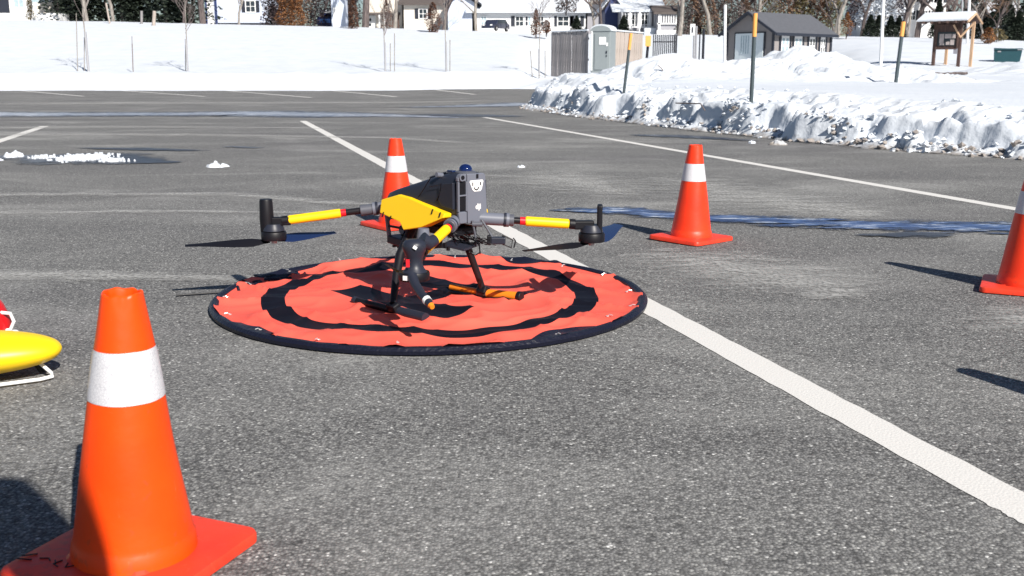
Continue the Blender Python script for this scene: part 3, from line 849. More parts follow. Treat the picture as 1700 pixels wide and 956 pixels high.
# scuffed marks pressed on the near cone's base: short dark pen strokes
sc_m = MB()
rr_ = random.Random(2)
for k, pts in enumerate(([(0, 0), (.012, .006), (.020, 0)], [(.026, .004), (.034, -.004)], [(.036, .008), (.032, -.006), (.044, -.010)], [(.05, .004), (.056, -.008), (.064, .002)], [(-.03, -.004), (-.014, .010)], [(-.03, -.014), (-.008, -.008)])):
    sc_m.tube([(x - 0.105, y - 0.085, 0.0247) for x, y in pts], 0.0011, 5)
o_ = sc_m.build("pen_marks", M['black'], [c for c in near_cone.children if c.name.startswith("base")][0]); 
place_cone((-0.605, 5.36, 0), R(38), M['cone_r'], 2.0, "red-orange cone directly behind the drone, its foot hidden by the aircraft")
place_cone((0.866, 4.90, 0), R(43), M['cone_r'], 3.0, "red-orange cone standing alone right of the drone, before the painted line", (0, 0.8))
place_cone((1.918, 3.75, 0), R(63), M['cone_r'], 4.0, "red-orange cone cut off by the right edge of the frame")
place_cone((1.545, 2.145, 0), R(20), M['cone_r'], 5.0, "cone beyond the right edge whose dark shadow enters the frame")

# ------------------------------------------------------------------ landing pad
PC = Vector((-0.288, 3.592, 0.0)); PR = 0.765
HR = R(-41)
pad = empty("landing_pad", PC, HR)
tag(pad, "round red fabric landing pad with black ring and letter H lying under the drone", "landing pad")
def padz(x, y):
    r = math.hypot(x, y); a = math.atan2(y, x)
    edge = sm(0.35, 0.75, r)
    z = 0.011
    z += 0.008 * edge * math.sin(a * 5 + 1.0 + 2 * nz(a, 0.4)) * sm(.4, .6, r) * (1 - sm(.68, .76, r))
    rid = 1 - abs(nz(x * 3.1 + 4.2, y * 5.3 - 1.5)) * 2.6
    z += 0.015 * max(0, rid) ** 2 * sm(0.05, 0.3, r)
    rid = 1 - abs(nz(x * 6.1 + 1.2, y * 4.3 + 2.5)) * 3.0
    z += 0.006 * max(0, rid) ** 2
    z += 0.006 * fbm(x * 3, y * 3, 3)
    z += 0.006 * sm(0.70, 0.76, r)
    return max(z, 0.006)
vs = [(0, 0, padz(0, 0))]; fs = []; NR, NA = 90, 220
for i in range(1, NR + 1):
    r = PR * 0.985 * i / NR
    for k in range(NA):
        a = 2 * math.pi * k / NA; x, y = r * math.cos(a), r * math.sin(a)
        # fabric is pulled in a little between the clips
        pull = 1 - 0.006 * (0.5 - 0.5 * math.cos(a * 18)) * sm(0.6, 0.75, r)
        vs.append((x * pull, y * pull, padz(x, y)))
for k in range(NA): fs.append((0, 1 + k, 1 + (k + 1) % NA))
for i in range(NR - 1):
    for k in range(NA): fs.append((1 + i * NA + k, 1 + (i + 1) * NA + k, 1 + (i + 1) * NA + (k + 1) % NA, 1 + i * NA + (k + 1) % NA))
MB().add(vs, fs).build("fabric", M['pad'], pad, smooth=True)
# spring-steel hoop in a black sleeve
pts = []; n = 160
mb = MB(); vs = []; fs = []
for k in range(n):
    a = 2 * math.pi * k / n
    rr = PR - 0.012 + 0.0022 * nz(a * 9, 1); w = 0.020; h = 0.012
    for (dx, dz) in ((-w, 0.001), (-w * .8, 0.016), (-.006, 0.022 + 0.002 * nz(a * 12, 3)), (.007, 0.021), (.016, 0.012), (.014, 0.001)):
        vs.append(((rr + dx) * math.cos(a), (rr + dx) * math.sin(a), dz + 0.004))
for k in range(n):
    for j in range(6): fs.append((k * 6 + j, ((k + 1) % n) * 6 + j, ((k + 1) % n) * 6 + (j + 1) % 6, k * 6 + (j + 1) % 6))
mb.add(vs, fs).build("rim", M['rim'], pad, smooth=True)
# black sleeve panels reaching inwards at the four folds
for a0, wd, dep in ((R(150 + 41), 9, 0.06), (R(-52 + 41), 12, 0.085), (R(60 + 41), 11, 0.07), (R(225 + 41), 10, 0.05)):
    vs = []; fs = []; n = 24
    for i in range(n + 1):
        a = a0 + R(-wd + 2 * wd * i / n); w = dep * math.sin(math.pi * i / n) ** 0.6 + 0.004
        for j in range(5):
            r = PR - 0.014 - w * j / 4; x, y = r * math.cos(a), r * math.sin(a)
            vs.append((x, y, padz(x, y) + 0.0025))
    for i in range(n):
        for j in range(4): fs.append((i * 5 + j, i * 5 + j + 1, i * 5 + j + 6, i * 5 + j + 5))
    MB().add(vs, fs).build("sleeve_patch", M['rim'], pad, smooth=True)
iv0 = Matrix.Rotation(-HR, 4, 'Z')
def padloc0(w): return iv0 @ (Vector(w) - PC)
clip0 = None
for k in range(18):
    a = 2 * math.pi * k / 18 + 0.13; r = PR - 0.052
    if clip0 is None:
        c_ = MB().lathe([(0.003, 0), (0.0075, 0), (0.0085, 0.003), (0.006, 0.005), (0.003, 0.004)], 12)
        c_.tube([(0.0, 0, 0.003), (0.014, 0, 0.012), (0.030, 0, 0.010)], 0.0028, 6)
        clip0 = c_.build("clip", M['clip'], pad); o = clip0
    else:
        o = clip0.copy(); col.objects.link(o)
    x, y = r * math.cos(a), r * math.sin(a)
    o.location = (x, y, padz(x, y) + 0.001); o.rotation_euler = (0, 0, a); o.scale = (.62,) * 3
f_ = MB(); rg = random.Random(8)
for i in range(9):
    c0 = padloc0((-0.985 + i * .018, 3.70 + i * .040, 0))
    for k in range(2):
        p0 = c0 + Vector((rg.uniform(-.03, .03), rg.uniform(-.03, .03), 0)); p1 = p0 + Vector((rg.uniform(-.05, .05), rg.uniform(-.05, .05), 0))
        f_.tube([(p.x, p.y, padz(p.x, p.y) + .0015) for p in (p0, p0.lerp(p1, .5), p1)], .0055, 4)
f_.build("faded_lettering", M['rim'], pad)
# thin black rod on the ground from the rim to the left
iv = Matrix.Rotation(-HR, 4, 'Z')
def padloc(w): return iv @ (Vector(w) - PC)
MB().tube([padloc((-1.215, 3.62, 0.006)), padloc((-0.99, 3.70, 0.007))], 0.0035, 6).build("thin_rod", M['black'], pad)
tb = MB(); q0 = padloc((-0.985, 3.93, 0.02)); tb.box(q0, (0.05, 0.022, 0.006), Matrix.Rotation(-HR + 0.4, 3, 'Z')); tb.build("corner_tab", M['rim'], pad, bevel=0.002)

# ------------------------------------------------------------------ drone (x nose, y left, z up)
dr = empty("drone", (-0.2624, 3.499, 0.0224), R(132))
dr.scale = (.972,) * 3
tag(dr, "dark grey quadcopter drone with yellow panels and arms standing on the red pad", "drone")
# hull from rounded cross sections: (x, top, bottom, half width)
secs = [(-0.203, .458, .306, .060), (-0.200, .465, .300, .0655), (-.17, .4665, .292, .068), (-.12, .461, .280, .069), (-.06, .447, .273, .070), (0.0, .431, .268, .070), (.06, .414, .272, .0695), (.12, .398, .285, .068), (.17, .384, .300, .065), (.21, .371, .308, .058), (.228, .360, .315, .048), (.234, .348, .325, .035)]
vs = []; fs = []; K = 28
for x, t, b, w in secs:
    cz = (t + b) / 2; hz = (t - b) / 2
    for k in range(K):
        a = 2 * math.pi * k / K; ca, sa = math.cos(a), math.sin(a)
        e = 0.42
        yy = w * math.copysign(abs(ca) ** e, ca); zz = hz * math.copysign(abs(sa) ** e, sa)
        yy *= 1 - 0.10 * max(0, zz / hz)
        vs.append((x, yy, cz + zz))
for i in range(len(secs) - 1):
    for k in range(K): fs.append((i * K + k, i * K + (k + 1) % K, (i + 1) * K + (k + 1) % K, (i + 1) * K + k))
fs.append(tuple(range(K))); fs.append(tuple(range(len(secs) * K - 1, (len(secs) - 1) * K - 1, -1)))
MB().add(vs, fs).build("hull", M['dark'], dr, smooth=True)
def side(y0, y1, sgn=1): return lambda u, v, h: (u, sgn * (y0 + (y1 - y0) * h), v)
# grey shoulder panel over the nose half of the hull's flank, battery bay panel, seams
for sg in (1, -1):
    nm = "side_panel"
    yel = [(.205, .345), (.115, .370), (.050, .366), (-.172, .333), (-.170, .318), (-.066, .276), (.024, .258), (.058, .281), (.190, .300)]
    MB().prism(yel, 0, 1, lambda u, v, h: (u, sg * ((.060 + .0185 * h) + (.372 - v) * .42 * (1 if h else .2)), v)).build(nm, M['yellow'], dr, bevel=0.004, seg=3)['label'] = "bright yellow faceted side panel"
    bay = [(-.134, .428), (-.190, .436), (-.190, .345), (-.128, .352), (-.110, .372)]
    MB().prism(bay, 0, 1, side(.064, .0745, sg)).build("battery_cover", M['dark'], dr, bevel=0.002)
    f_ = MB()
    def edge_line(pts, r=0.0018, yy=.0715):
        f_.tube([(u, sg * yy, v) for u, v in pts], r, 6)
    edge_line([(.004, .372), (-.030, .405), (-.052, .428), (-.066, .442)])
    edge_line([(-.098, .368), (-.118, .395), (-.124, .430)])
    edge_line([(-.060, .412), (-.118, .424)], .0012)
    f_.build("panel_seam", M['black'], dr)
    for u, v in ((.165, .297), (.115, .289), (-.105, .333), (-.150, .327)):
        MB().box((u, sg * (.0795 + (.372 - v) * .42), v), (.0035, .004, .018), Matrix.Rotation(sg * .4, 3, 'X')).build("panel_notch", M['black'], dr)
# rear plate
def rear(x0, x1): return lambda u, v, h: (x0 + (x1 - x0) * h, u, v)
MB().prism([(.028, .464), (-.045, .463), (-.052, .455), (-.060, .306), (-.052, .296), (.026, .296)], 0, 1, rear(-.196, -.2115)).build("rear_plate", M['lgrey'], dr, bevel=0.003)
MB().prism([(.067, .452), (.060, .464), (.030, .465), (.030, .440), (.067, .440)], 0, 1, rear(-.196, -.210)).build("corner_block", M['lgrey'], dr, bevel=0.003)
f_ = MB()
f_.box((-.208, .0655, .389), (.010, .006, .100)); f_.box((-.208, .0315, .389), (.010, .006, .100)); f_.box((-.208, .0485, .393), (.010, .030, .005))
f_.build("battery_frame", M['lgrey'], dr, bevel=0.0012)
for zc, hh in ((.417, .040), (.366, .044)):
    MB().box((-.204, .0485, zc), (.008, .027, hh)).build("battery_slot", M['black'], dr, bevel=0.001)
MB().prism([(.066, .338), (.028, .338), (.028, .298), (.058, .298)], 0, 1, rear(-.196, -.209)).build("rear_skirt", M['lgrey'], dr, bevel=0.003)
k_ = MB(); k_.tube([(-.203, .052, .454), (-.216, .052, .454)], 0.0125, 16); k_.build("corner_knob", M['lgrey'], dr, smooth=True)
MB().tube([(-.2155, .052, .454), (-.2185, .052, .454)], 0.0070, 14).build("knob_hole", M['black'], dr)
MB().tube([(-.098, .045, .452), (-.098, .070, .456)], 0.0085, 14).build("hinge_knob", M['lgrey'], dr, smooth=True)
MB().box((-.2135, -.014, .4545), (.004, .008, .014)).build("button", M['black'], dr, bevel=0.001)
# face sticker: shield with two eyes and a smile
st = MB().prism([(.016, .441), (-.038, .441), (-.041, .436), (-.034, .410), (-.028, .403), (-.001, .403), (.007, .410), (.019, .436)], 0, 1, rear(-.2115, -.2128)).build("smile_sticker", M['white'], dr)
f_ = MB()
for yy in (.006, -.028): f_.box((-.2134, yy, .4285), (.0012, .0042, .012))
pts = [(-.2134, -.010 + .009 * math.cos(a), .4175 + .009 * math.sin(a)) for a in lin(R(180), R(360), 9)]
f_.tube(pts, 0.0022, 6)
f_.build("smile_print", M['black'], st)
# small white maker's wordmark
cu = bpy.data.curves.new("wordmark_curve", 'FONT'); cu.body = "dji"; cu.size = 0.026; cu.align_x = 'CENTER'; cu.extrude = 0.0004; cu.offset = 0.0006
co = bpy.data.objects.new("wordmark_curve", cu); col.objects.link(co)
bpy.context.view_layer.update()
me = bpy.data.meshes.new_from_object(co.evaluated_get(bpy.context.evaluated_depsgraph_get()))
bpy.data.objects.remove(co)
me.materials.append(M['white'])
wm = bpy.data.objects.new("wordmark", me); col.objects.link(wm); wm.parent = dr
wm.matrix_local = Matrix(((0, 0, -1, -.2124), (-1, 0, 0, -.018), (0, 1, 0, .343), (0, 0, 0, 1)))
# dome on top
dc = (-.172, .003, .4655)
MB().lathe([(.036, -.004), (.036, .002), (.029, .005), (.025, .0055)], 28, dc).build("dome_base", M['grey'], dr, smooth=True)
MB().lathe([(.0235, .004), (.0235, .009), (.0215, .0165), (.0165, .0228), (.009, .0268), (.0001, .0280)], 28, dc).build("dome", M['dome'], dr, smooth=True)
MB().box((-.04, 0, .447), (.10, .040, .008), Matrix.Rotation(R(15), 3, 'Y')).build("top_hatch", M['dark'], dr, bevel=0.003)
MB().box((-.13, .03, .468), (.030, .018, .006)).build("power_button_cover", M['navy'], dr, bevel=0.002)

# arms
def arm(j, mpos, fr, lbl=None):
    """j joint, mpos motor centre at arm height, fr: fractions knuckle, sleeve, tube, red, yellow"""
    a = empty("arm", (0, 0, 0), 0, dr)
    J = Vector(j); Mv = Vector(mpos); P = lambda f: J.lerp(Mv, f)
    MB().tube([P(-.06), P(fr[0] * .9)], .0215, 16).build("knuckle", M['lgrey'], a, smooth=True, bevel=0.002)
    MB().tube([P(fr[0] * .9), P(fr[0] * .9 + .02)], .0245, 16).build("latch_ring", M['dark'], a, smooth=True)
    MB().tube([P(fr[0] * .9 + .02), P(fr[0] * .9 + .045)], .0240, 16).build("latch_ring", M['lgrey'], a, smooth=True)
    MB().tube([P(fr[0]), P(fr[1])], [.0195, .0205], 16).build("fold_sleeve", M['grey'], a, smooth=True, bevel=0.002)
    MB().tube([P(fr[1]), P(.93)], .0120, 14).build("tube", M['carbon'], a, smooth=True)
    MB().tube([P(fr[2]), P(fr[3])], .0138, 14).build("red_band", M['red'], a, smooth=True)
    MB().tube([P(fr[3]), P(fr[3] + .008), P(fr[4] - .008), P(fr[4])], [.0140, .0168, .0168, .0140], 16).build("yellow_sleeve", M['yellow'], a, smooth=True)
    MB().tube([P(fr[4] + .005), P(fr[4] + .055)], .0175, 14).build("clamp", M['black'], a, smooth=True, bevel=0.001)
    rr = Matrix.Rotation(math.atan2((Mv - J).y, (Mv - J).x), 3, 'Z')
    MB().box(P(.93), (.07, .030, .030), rr).build("bracket", M['black'], a, bevel=0.005, seg=3)
    return a, J, Mv
def pod(a, c, z0, tower_top, tower, shift=(0, 0), body=None, zb=0.06):
    x, y, z = c
    MB().lathe([(.034, 0), (.0445, .002), (.0455, .006), (.0455, .028), (.043, .032), (.034, .034)], 28, (x, y, z0)).build("motor", M['black'], a, smooth=True)
    MB().lathe([(.038, .034), (.040, .036), (.038, .045), (.030, zb)], 28, (x, y, z0)).build("motor_mount", body or M['dark'], a, smooth=True)
    MB().lathe([(.010, -.012), (.010, 0)], 12, (x, y, z0)).build("hub", M['steel'], a, smooth=True)
    t = MB()
    if tower == 'round':
        t.lathe([(.024, z0 + .03), (.0255, z0 + .08), (.0235, tower_top - .006), (.0215, tower_top)], 22, (x + shift[0], y + shift[1], 0))
        t.build("antenna_tower", body or M['black'], a, smooth=True)
    else:
        ang = tower
        t.box((x + shift[0], y + shift[1], (z0 + .03 + tower_top) / 2), (.050, .019, tower_top - z0 - .03), Matrix.Rotation(ang, 3, 'Z'))
        t.build("antenna_tower", body or M['black'], a, bevel=0.006, seg=3)
def blade(a, c, tip, chord=.030, m=None, rise=0.0, twist=R(24)):
    c = Vector(c); tip = Vector(tip); ax = (tip - c); L_ = ax.length; ax.normalize()
    sd = Vector((-ax.y, ax.x, 0)).normalized()
    vs = []; fs = []; n = 14
    for i in range(n + 1):
        f = i / n
        w = chord * (0.35 + 0.65 * sm(0, .25, f)) * (1 - 0.55 * sm(.35, 1, f)); tw = twist * (1 - .6 * f)
        p = c + ax * (L_ * (0.05 + .95 * f)) + Vector((0, 0, rise * math.sin(f * math.pi * .5)))
        off = sd * math.cos(tw) + Vector((0, 0, math.sin(tw)))
        up = Vector((0, 0, .0022 * (1 - .6 * f)))
        vs += [p - off * w * .4 - up * .3, p + up, p + off * w * .6 - up * .3, p - up]
    for i in range(n):
        for k in range(4): fs.append((i * 4 + k, i * 4 + (k + 1) % 4, i * 4 + 4 + (k + 1) % 4, i * 4 + 4 + k))
    fs += [(0, 1, 2, 3), (n * 4 + 3, n * 4 + 2, n * 4 + 1, n * 4)]
    return MB().add(vs, fs).build("propeller_blade", m or M['black'], a, smooth=True)
inv = Matrix.Rotation(R(-132), 4, 'Z')
def L3(x, y, z): return inv @ (Vector((x, y, z)) - Vector((-0.27, 3.6, 0)))
def PX_(px, py, Y):
    w = at(px, py, Y); return L3(w.x, w.y, w.z)
# front left
mc = L3(-0.870, 3.70, 0.259)
a, _, _ = arm((.225, .040, .313), (mc.x, mc.y, .262), (.11, .25, .375, .42, .87))
pod(a, mc, .196, .346, 'round', (L3(-.893, 3.70, 0) - L3(-.870, 3.70, 0)).xy)
blade(a, (mc.x, mc.y, .194), L3(-1.165, 3.60, .193), .050, None, 0, R(-34)); blade(a, (mc.x, mc.y, .194), L3(-.665, 3.82, .205), .066, M['navy'])  # second blade's navy colour stands in for sky reflected on it
# rear right
mc = L3(0.275, 3.50, .278)
a, _, _ = arm((-.190, -.030, .308), (mc.x, mc.y, .280), (.26, .32, .375, .42, .80))
pod(a, mc, .222, .352, R(132 - 85) * -1, (L3(.302, 3.50, 0) - L3(.275, 3.50, 0)).xy)
blade(a, (mc.x, mc.y, .220), L3(.035, 3.38, .212), .036, None, 0, R(-30)); blade(a, (mc.x, mc.y, .220), L3(.405, 3.81, .236), .085, M['navy'])  # navy again paints the sky's reflection onto the second blade
# rear left (nearest the camera)
mc = L3(-.302, 3.10, .238)
a, _, _ = arm((-.172, .040, .310), (mc.x, mc.y, .232), (.16, .20, .23, .27, .80))
x, y, z = mc
MB().lathe([(.030, 0), (.036, .004), (.038, .024), (.030, .034), (.0245, .046), (.0240, .060), (.0275, .074), (.0345, .090), (.0375, .102), (.0355, .114), (.026, .123), (.012, .125)], 30, (x - .004, y, .172)).build("motor_pod", M['dark'], a, smooth=True, bevel=0)
MB().tube([PX_(700, 398, 3.12), PX_(712, 404, 3.13), PX_(722, 398, 3.15)], [.026, .022, .018], 14).build("pod_collar", M['dark'], a, smooth=True)
MB().lathe([(.010, -.012), (.010, 0)], 12, (x, y, .172)).build("hub", M['steel'], a, smooth=True)
tq = PX_(703, 404, 3.17); tq2 = PX_(703, 379, 3.17)
MB().tube([tuple(tq), tuple(tq2)], [.024, .017], 20).build("antenna_tower", M['lgrey'], a, smooth=True)
st_ = PX_(689, 411, 3.055)
MB().box(st_, (.012, .002, .010), Matrix.Rotation(R(-132), 3, 'Z') @ Matrix.Rotation(.6, 3, 'Y')).build("white_mark", M['white'], a)
st_ = PX_(677, 437, 3.062)
MB().box(st_, (.011, .002, .024), Matrix.Rotation(R(-132), 3, 'Z')).build("red_tag", M['red'], a)
MB().lathe([(.0465, .0), (.0485, .003), (.0485, .022), (.0465, .026)], 30, (mc.x, mc.y, .170)).build("motor_collar", M['black'], a, smooth=True)
lp = L3(-.322, 3.0535, .1835)
MB().box(lp, (.022, .002, .014), Matrix.Rotation(R(-132) + R(-22), 3, 'Z')).build("white_label", M['white'], a)
b1 = MB().tube([PX_(684, 458, 3.06), PX_(690, 474, 3.03), PX_(699, 488, 2.98), PX_(710, 500, 2.93), PX_(717, 509, 2.90)], [.0165, .0150, .0140, .0130, .009], 14).build('drooping_blade', M['dark'], a, smooth=True); blade(a, (mc.x, mc.y, .168), L3(-.42, 3.36, .17), .034)
MB().tube([PX_(707.5, 497, 2.936), PX_(710.5, 500.5, 2.927)], [.0140, .0136], 14).build("tip_stripe", M['white'], b1, smooth=True)
MB().tube([PX_(715.5, 507, 2.905), PX_(718, 510, 2.896)], [.0105, .007], 10).build("tip_cap", M['orange'], b1, smooth=True)
# front right, behind the hull
mc = Vector((.474, -.36, .26))
a, _, _ = arm((.225, -.040, .313), (mc.x, mc.y, .262), (.11, .25, .375, .42, .87))
pod(a, mc, .196, .300, 'round')
blade(a, (mc.x, mc.y, .194), (mc.x - .19, mc.y + .22, .193), .030); blade(a, (mc.x, mc.y, .194), (mc.x + .19, mc.y - .22, .193), .030)

# landing gear
for sg in (1, -1):
    lg = empty("landing_leg", (0, 0, 0), 0, dr)
    t = MB()
    if sg > 0:
        t.tube([(.050, .055, .275), (.044, .085, .235), (.026, .140, .170), (-.020, .192, .105), (-.073, .245, .030)], [.016, .017, .017, .0145, .0115], 12)
        t.build("strut", M['black'], lg, smooth=True)
        MB().box((-.074, .244, .018), (.050, .030, .030), Matrix.Rotation(R(-25), 3, 'X')).build("skid_joint", M['black'], lg, bevel=0.006)
        MB().tube([(.150, .250, .004), (-.218, .226, .004)], .0125, 14).build("skid", M['black'], lg, smooth=True)
        MB().tube([(-.09, .2345, .004), (-.228, .225, .004)], .0175, 14).build("foam_sleeve", M['dark'], lg, smooth=True)
        MB().tube([(.156, .2505, .004), (.138, .2495, .004)], .0145, 12).build("end_cap", M['dark'], lg, smooth=True)
        MB().tube([(-.062, .236, .045), (-.064, .243, .022)], .0062, 8).build("white_tie", M['white'], lg)
    else:
        t.tube([(-.050, -.062, .275), (-.054, -.115, .150), (-.058, -.165, .025)], [.0150, .0130, .0115], 12)
        t.build("strut", M['carbon'], lg, smooth=True)
        MB().box((-.058, -.168, .016), (.045, .030, .030), Matrix.Rotation(R(25), 3, 'X')).build("skid_joint", M['black'], lg, bevel=0.006)
        MB().tube([(.107, -.150, .004), (-.05, -.172, .004)], .0115, 14).build("skid", M['orange'], lg, smooth=True)
        MB().tube([(-.075, -.176, .004), (-.190, -.217, .006)], .0165, 14).build("foam_sleeve", M['orange'], lg, smooth=True)
        MB().tube([(-.192, -.218, .006), (-.208, -.223, .006)], .0195, 14).build("end_cap", M['black'], lg, smooth=True, bevel=.002)
        MB().tube([(-.035, -.170, .004), (-.078, -.177, .004)], .0185, 14).build("skid_clamp", M['kwood'], lg, smooth=True)
    MB().lathe([(.016, 0), (.018, .01), (.016, .03)], 16, (-.02 if sg < 0 else .045, sg * .060, .268)).build("leg_socket", M['dark'], lg, smooth=True)

# camera cage under the nose
g1 = empty("camera_cage", (0, 0, 0), 0, dr)
f_ = MB(); f_.tube([(.232, .050, .306), (.214, .050, .192)], .0085, 8); f_.tube([(.232, -.050, .306), (.214, -.050, .192)], .0085, 8)
f_.build("front_post", M['lgrey'], g1, smooth=True)
MB().box((.135, 0, .190), (.170, .120, .030), Matrix.Rotation(R(-4), 3, 'Y')).build("bottom_rail", M['dark'], g1, bevel=0.005)
f_ = MB(); f_.tube([(.150, .058, .298), (.075, .062, .272), (.055, .062, .250), (.060, .062, .170)], .014, 10)
f_.tube([(.150, -.058, .298), (.075, -.062, .272), (.055, -.062, .250), (.060, -.062, .170)], .010, 10); f_.build("rear_post", M['black'], g1, smooth=True)
MB().box((.140, .050, .244), (.150, .008, .008)).build("cross_rail", M['black'], g1)
MB().box((.140, .0, .285), (.15, .10, .03)).build("mount_plate", M['black'], g1, bevel=.003)
MB().box((.14, 0, .235), (.07, .06, .055)).build("camera_block", M['black'], g1, bevel=.006)
MB().tube([(.14, .028, .238), (.14, .050, .238)], .016, 18).build("lens", M['dome'], g1, smooth=True)
f_ = MB()
for i in range(5): f_.box((.195 - i * .03, 0, .1715), (.008, .10, .008))
f_.build("cooling_rib", M['black'], g1)
# belly electronics
MB().box((-.08, 0, .262), (.17, .105, .032)).build("belly_box", M['black'], dr, bevel=.006)

# payload rig under the tail: plate, wires, light box and wire loops
g2 = empty("payload_rig", (0, 0, 0), 0, dr)
def PX(px, py, Y=3.43): 
    w = at(px, py, Y); return L3(w.x, w.y, w.z)
f_ = MB()
f_.tube([PX(784, 366), PX(788, 385), PX(792, 408)], .0038, 8); f_.tube([PX(799, 364), PX(808, 378), PX(817, 393)], .0040, 8)
f_.tube([PX(784, 372), PX(801, 372)], .0085, 10)
f_.build("hanger", M['grey'], g2, smooth=True)
f_ = MB()
A_, B_, C_, D_ = PX(733, 408, 3.40), PX(752, 400, 3.48), PX(795, 408, 3.45), PX(770, 417, 3.36)
f_.add([A_, B_, C_, D_] + [q + Vector((0, 0, .007)) for q in (A_, B_, C_, D_)], [(3, 2, 1, 0), (4, 5, 6, 7), (0, 1, 5, 4), (1, 2, 6, 5), (2, 3, 7, 6), (3, 0, 4, 7)])
f_.build("mount_plate", M['dark'], g2)
MB().box(PX(827, 399), (.050, .030, .024), Matrix.Rotation(R(-132), 3, 'Z')).build("light_box", M['dark'], g2, bevel=.004)
MB().box(PX(812, 398), (.014, .034, .032), Matrix.Rotation(R(-132), 3, 'Z')).build("light_box_cap", M['black'], g2, bevel=.003)
def loop(pts, r=.0028, nm="wire_loop"):
    MB().tube(pts + [pts[0]], r, 6).build(nm, M['black'], g2)
loop([PX(835, 390), PX(851, 398), PX(849, 411), PX(834, 405)])
MB().tube([PX(852, 395), PX(856, 400), PX(853, 411)], .0025, 6).build("hook", M['black'], g2)
loop([PX(775, 404), PX(795, 402), PX(797, 419), PX(790, 423), PX(772, 415)], .0030)
MB().tube([PX(796, 405), PX(797, 422)], .0022, 6).build("hook", M['black'], g2)
f_ = MB(); rg = random.Random(3)
def cable(p0, p1, sag, r=.0016):
    pts = []
    for i in range(9):
        f = i / 8; q = p0.lerp(p1, f) + Vector((rg.uniform(-.004, .004), rg.uniform(-.004, .004), -sag * math.sin(math.pi * f) + rg.uniform(-.003, .003))); pts.append(q)
    f_.tube(pts, r, 5)
for k in range(22):
    a0 = PX(rg.uniform(742, 800), rg.uniform(383, 396), rg.uniform(3.4, 3.55)); a1 = PX(rg.uniform(752, 826), rg.uniform(398, 408), rg.uniform(3.38, 3.5))
    cable(a0, a1, rg.uniform(-.006, .010), rg.uniform(.0012, .0024))
f_.build("cable", M['black'], g2)
f_ = MB()
for k in range(5):
    f_.box(PX(722 + k * 5.5, 404 + k * 2.2 - 3 * (k % 2), 3.33), (.010, .008, .012 + .006 * (k % 2)))
f_.build("connector", M['black'], g2)

# ------------------------------------------------------------------ float and red bag on the left
fl = empty("rescue_float", (-1.47, 2.585, 0.0), R(14))
tag(fl, "yellow pointed float with a white tubular handle, cut off by the left edge", "rescue float")
FLOAT = 1
prof = [(-0.70, .005), (-.66, .05), (-.55, .09), (-.35, .115), (-.1, .12), (.05, .112), (.14, .098), (.20, .080), (.242, .057), (.262, .036), (.270, .016), (.272, .003)]
vs = []; fs = []; K = 28
for x, r in prof:
    for k in range(K):
        a = 2 * math.pi * k / K; vs.append((x, r * math.cos(a) * 1.0, .074 + r * .54 * math.sin(a) + .0 ))
for i in range(len(prof) - 1):
    for k in range(K): fs.append((i * K + k, i * K + (k + 1) % K, (i + 1) * K + (k + 1) % K, (i + 1) * K + k))
o_ = MB().add(vs, fs).build("float_body", M['yellow'], fl, smooth=True)
md = o_.modifiers.new("sub", 'SUBSURF'); md.levels = 1; md.render_levels = 2
MB().tube([(.195, .0, .058), (.215, -.005, .038), (.245, -.025, .014), (.250, -.045, .010), (.225, -.066, .010), (.12, -.095, .010), (-.10, -.12, .010), (-.35, -.13, .010)], .0050, 10).build("handle_tube", M['white'], fl, smooth=True)
MB().tube([(.19, .0, .070), (.205, .012, .03), (.215, .02, .008)], .009, 10).build("rear_foot", M['black'], fl, smooth=True)
MB().lathe([(.012, -.004), (.011, .006), (.006, .010), (.0005, .011)], 16, (.150, .045, .110)).build("valve_cap", M['white'], fl, smooth=True)
MB().tube([(-.4, .08, .06), (-.4, .1, .010), (.1, .08, .010), (.17, .03, .06)], .0075, 8).build("handle_tube", M['white'], fl, smooth=True)

bag = empty("red_bag", (-1.675, 3.02, 0), R(10))
tag(bag, "rounded red vinyl bag with a pale loop handle behind the yellow float", "bag")
vs = []; fs = []; K = 32
pr = [(.10, .0), (.135, .01), (.14, .05), (.125, .10), (.10, .145), (.06, .172), (.02, .178), (.0005, .179)]
for r, z in pr:
    for k in range(K):
        a = 2 * math.pi * k / K; rr = r * (1 + .04 * nz(math.cos(a) * 2, math.sin(a) * 2, z * 9)); vs.append((rr * math.cos(a), rr * .8 * math.sin(a), z))
for i in range(len(pr) - 1):
    for k in range(K): fs.append((i * K + k, i * K + (k + 1) % K, (i + 1) * K + (k + 1) % K, (i + 1) * K + k))
fs.append(tuple(range(K - 1, -1, -1)))
MB().add(vs, fs).build("bag_body", M['pinkred'], bag, smooth=True)
MB().tube([(.118, -.02, .085), (.150, -.02, .080), (.158, -.02, .055), (.146, -.02, .030), (.128, -.02, .028)], .0055, 8).build("loop_handle", M['white'], bag, smooth=True)

# ------------------------------------------------------------------ snow markers, posts
def post(name, base, top, r, m, label, cat, tipm=None, tipf=0.3, group=None, n=10, tipr=1.1):
    e = empty(name, base)
    v = Vector(top) - Vector(base)
    dn = -v.normalized() * 0.35
    MB().tube([dn, v * (1 - tipf) if tipm else v], r, n).build("pole", m, e, smooth=True)
    if tipm: MB().tube([v * (1 - tipf), v], r * tipr, n).build("reflective_sleeve", tipm, e, smooth=True)
    return tag(e, label, cat, group)
MG = "snow marker posts in the ploughed snow"
def mk(px0, py0, px1, py1, Y, r, f, label):
    post("snow_marker", at(px0, py0, Y), at(px1, py1, Y), r, M['mark_d'], label, "marker post", M['mark_o'], f, MG)
mk(1035, 160, 1047.5, 55, 18.2, .026, .26, "leaning dark marker post with orange sleeve before the wooden fence")
mk(1247, 170, 1254, 22, 13.6, .026, .26, "tall dark marker post with orange sleeve in front of the small grey shed")
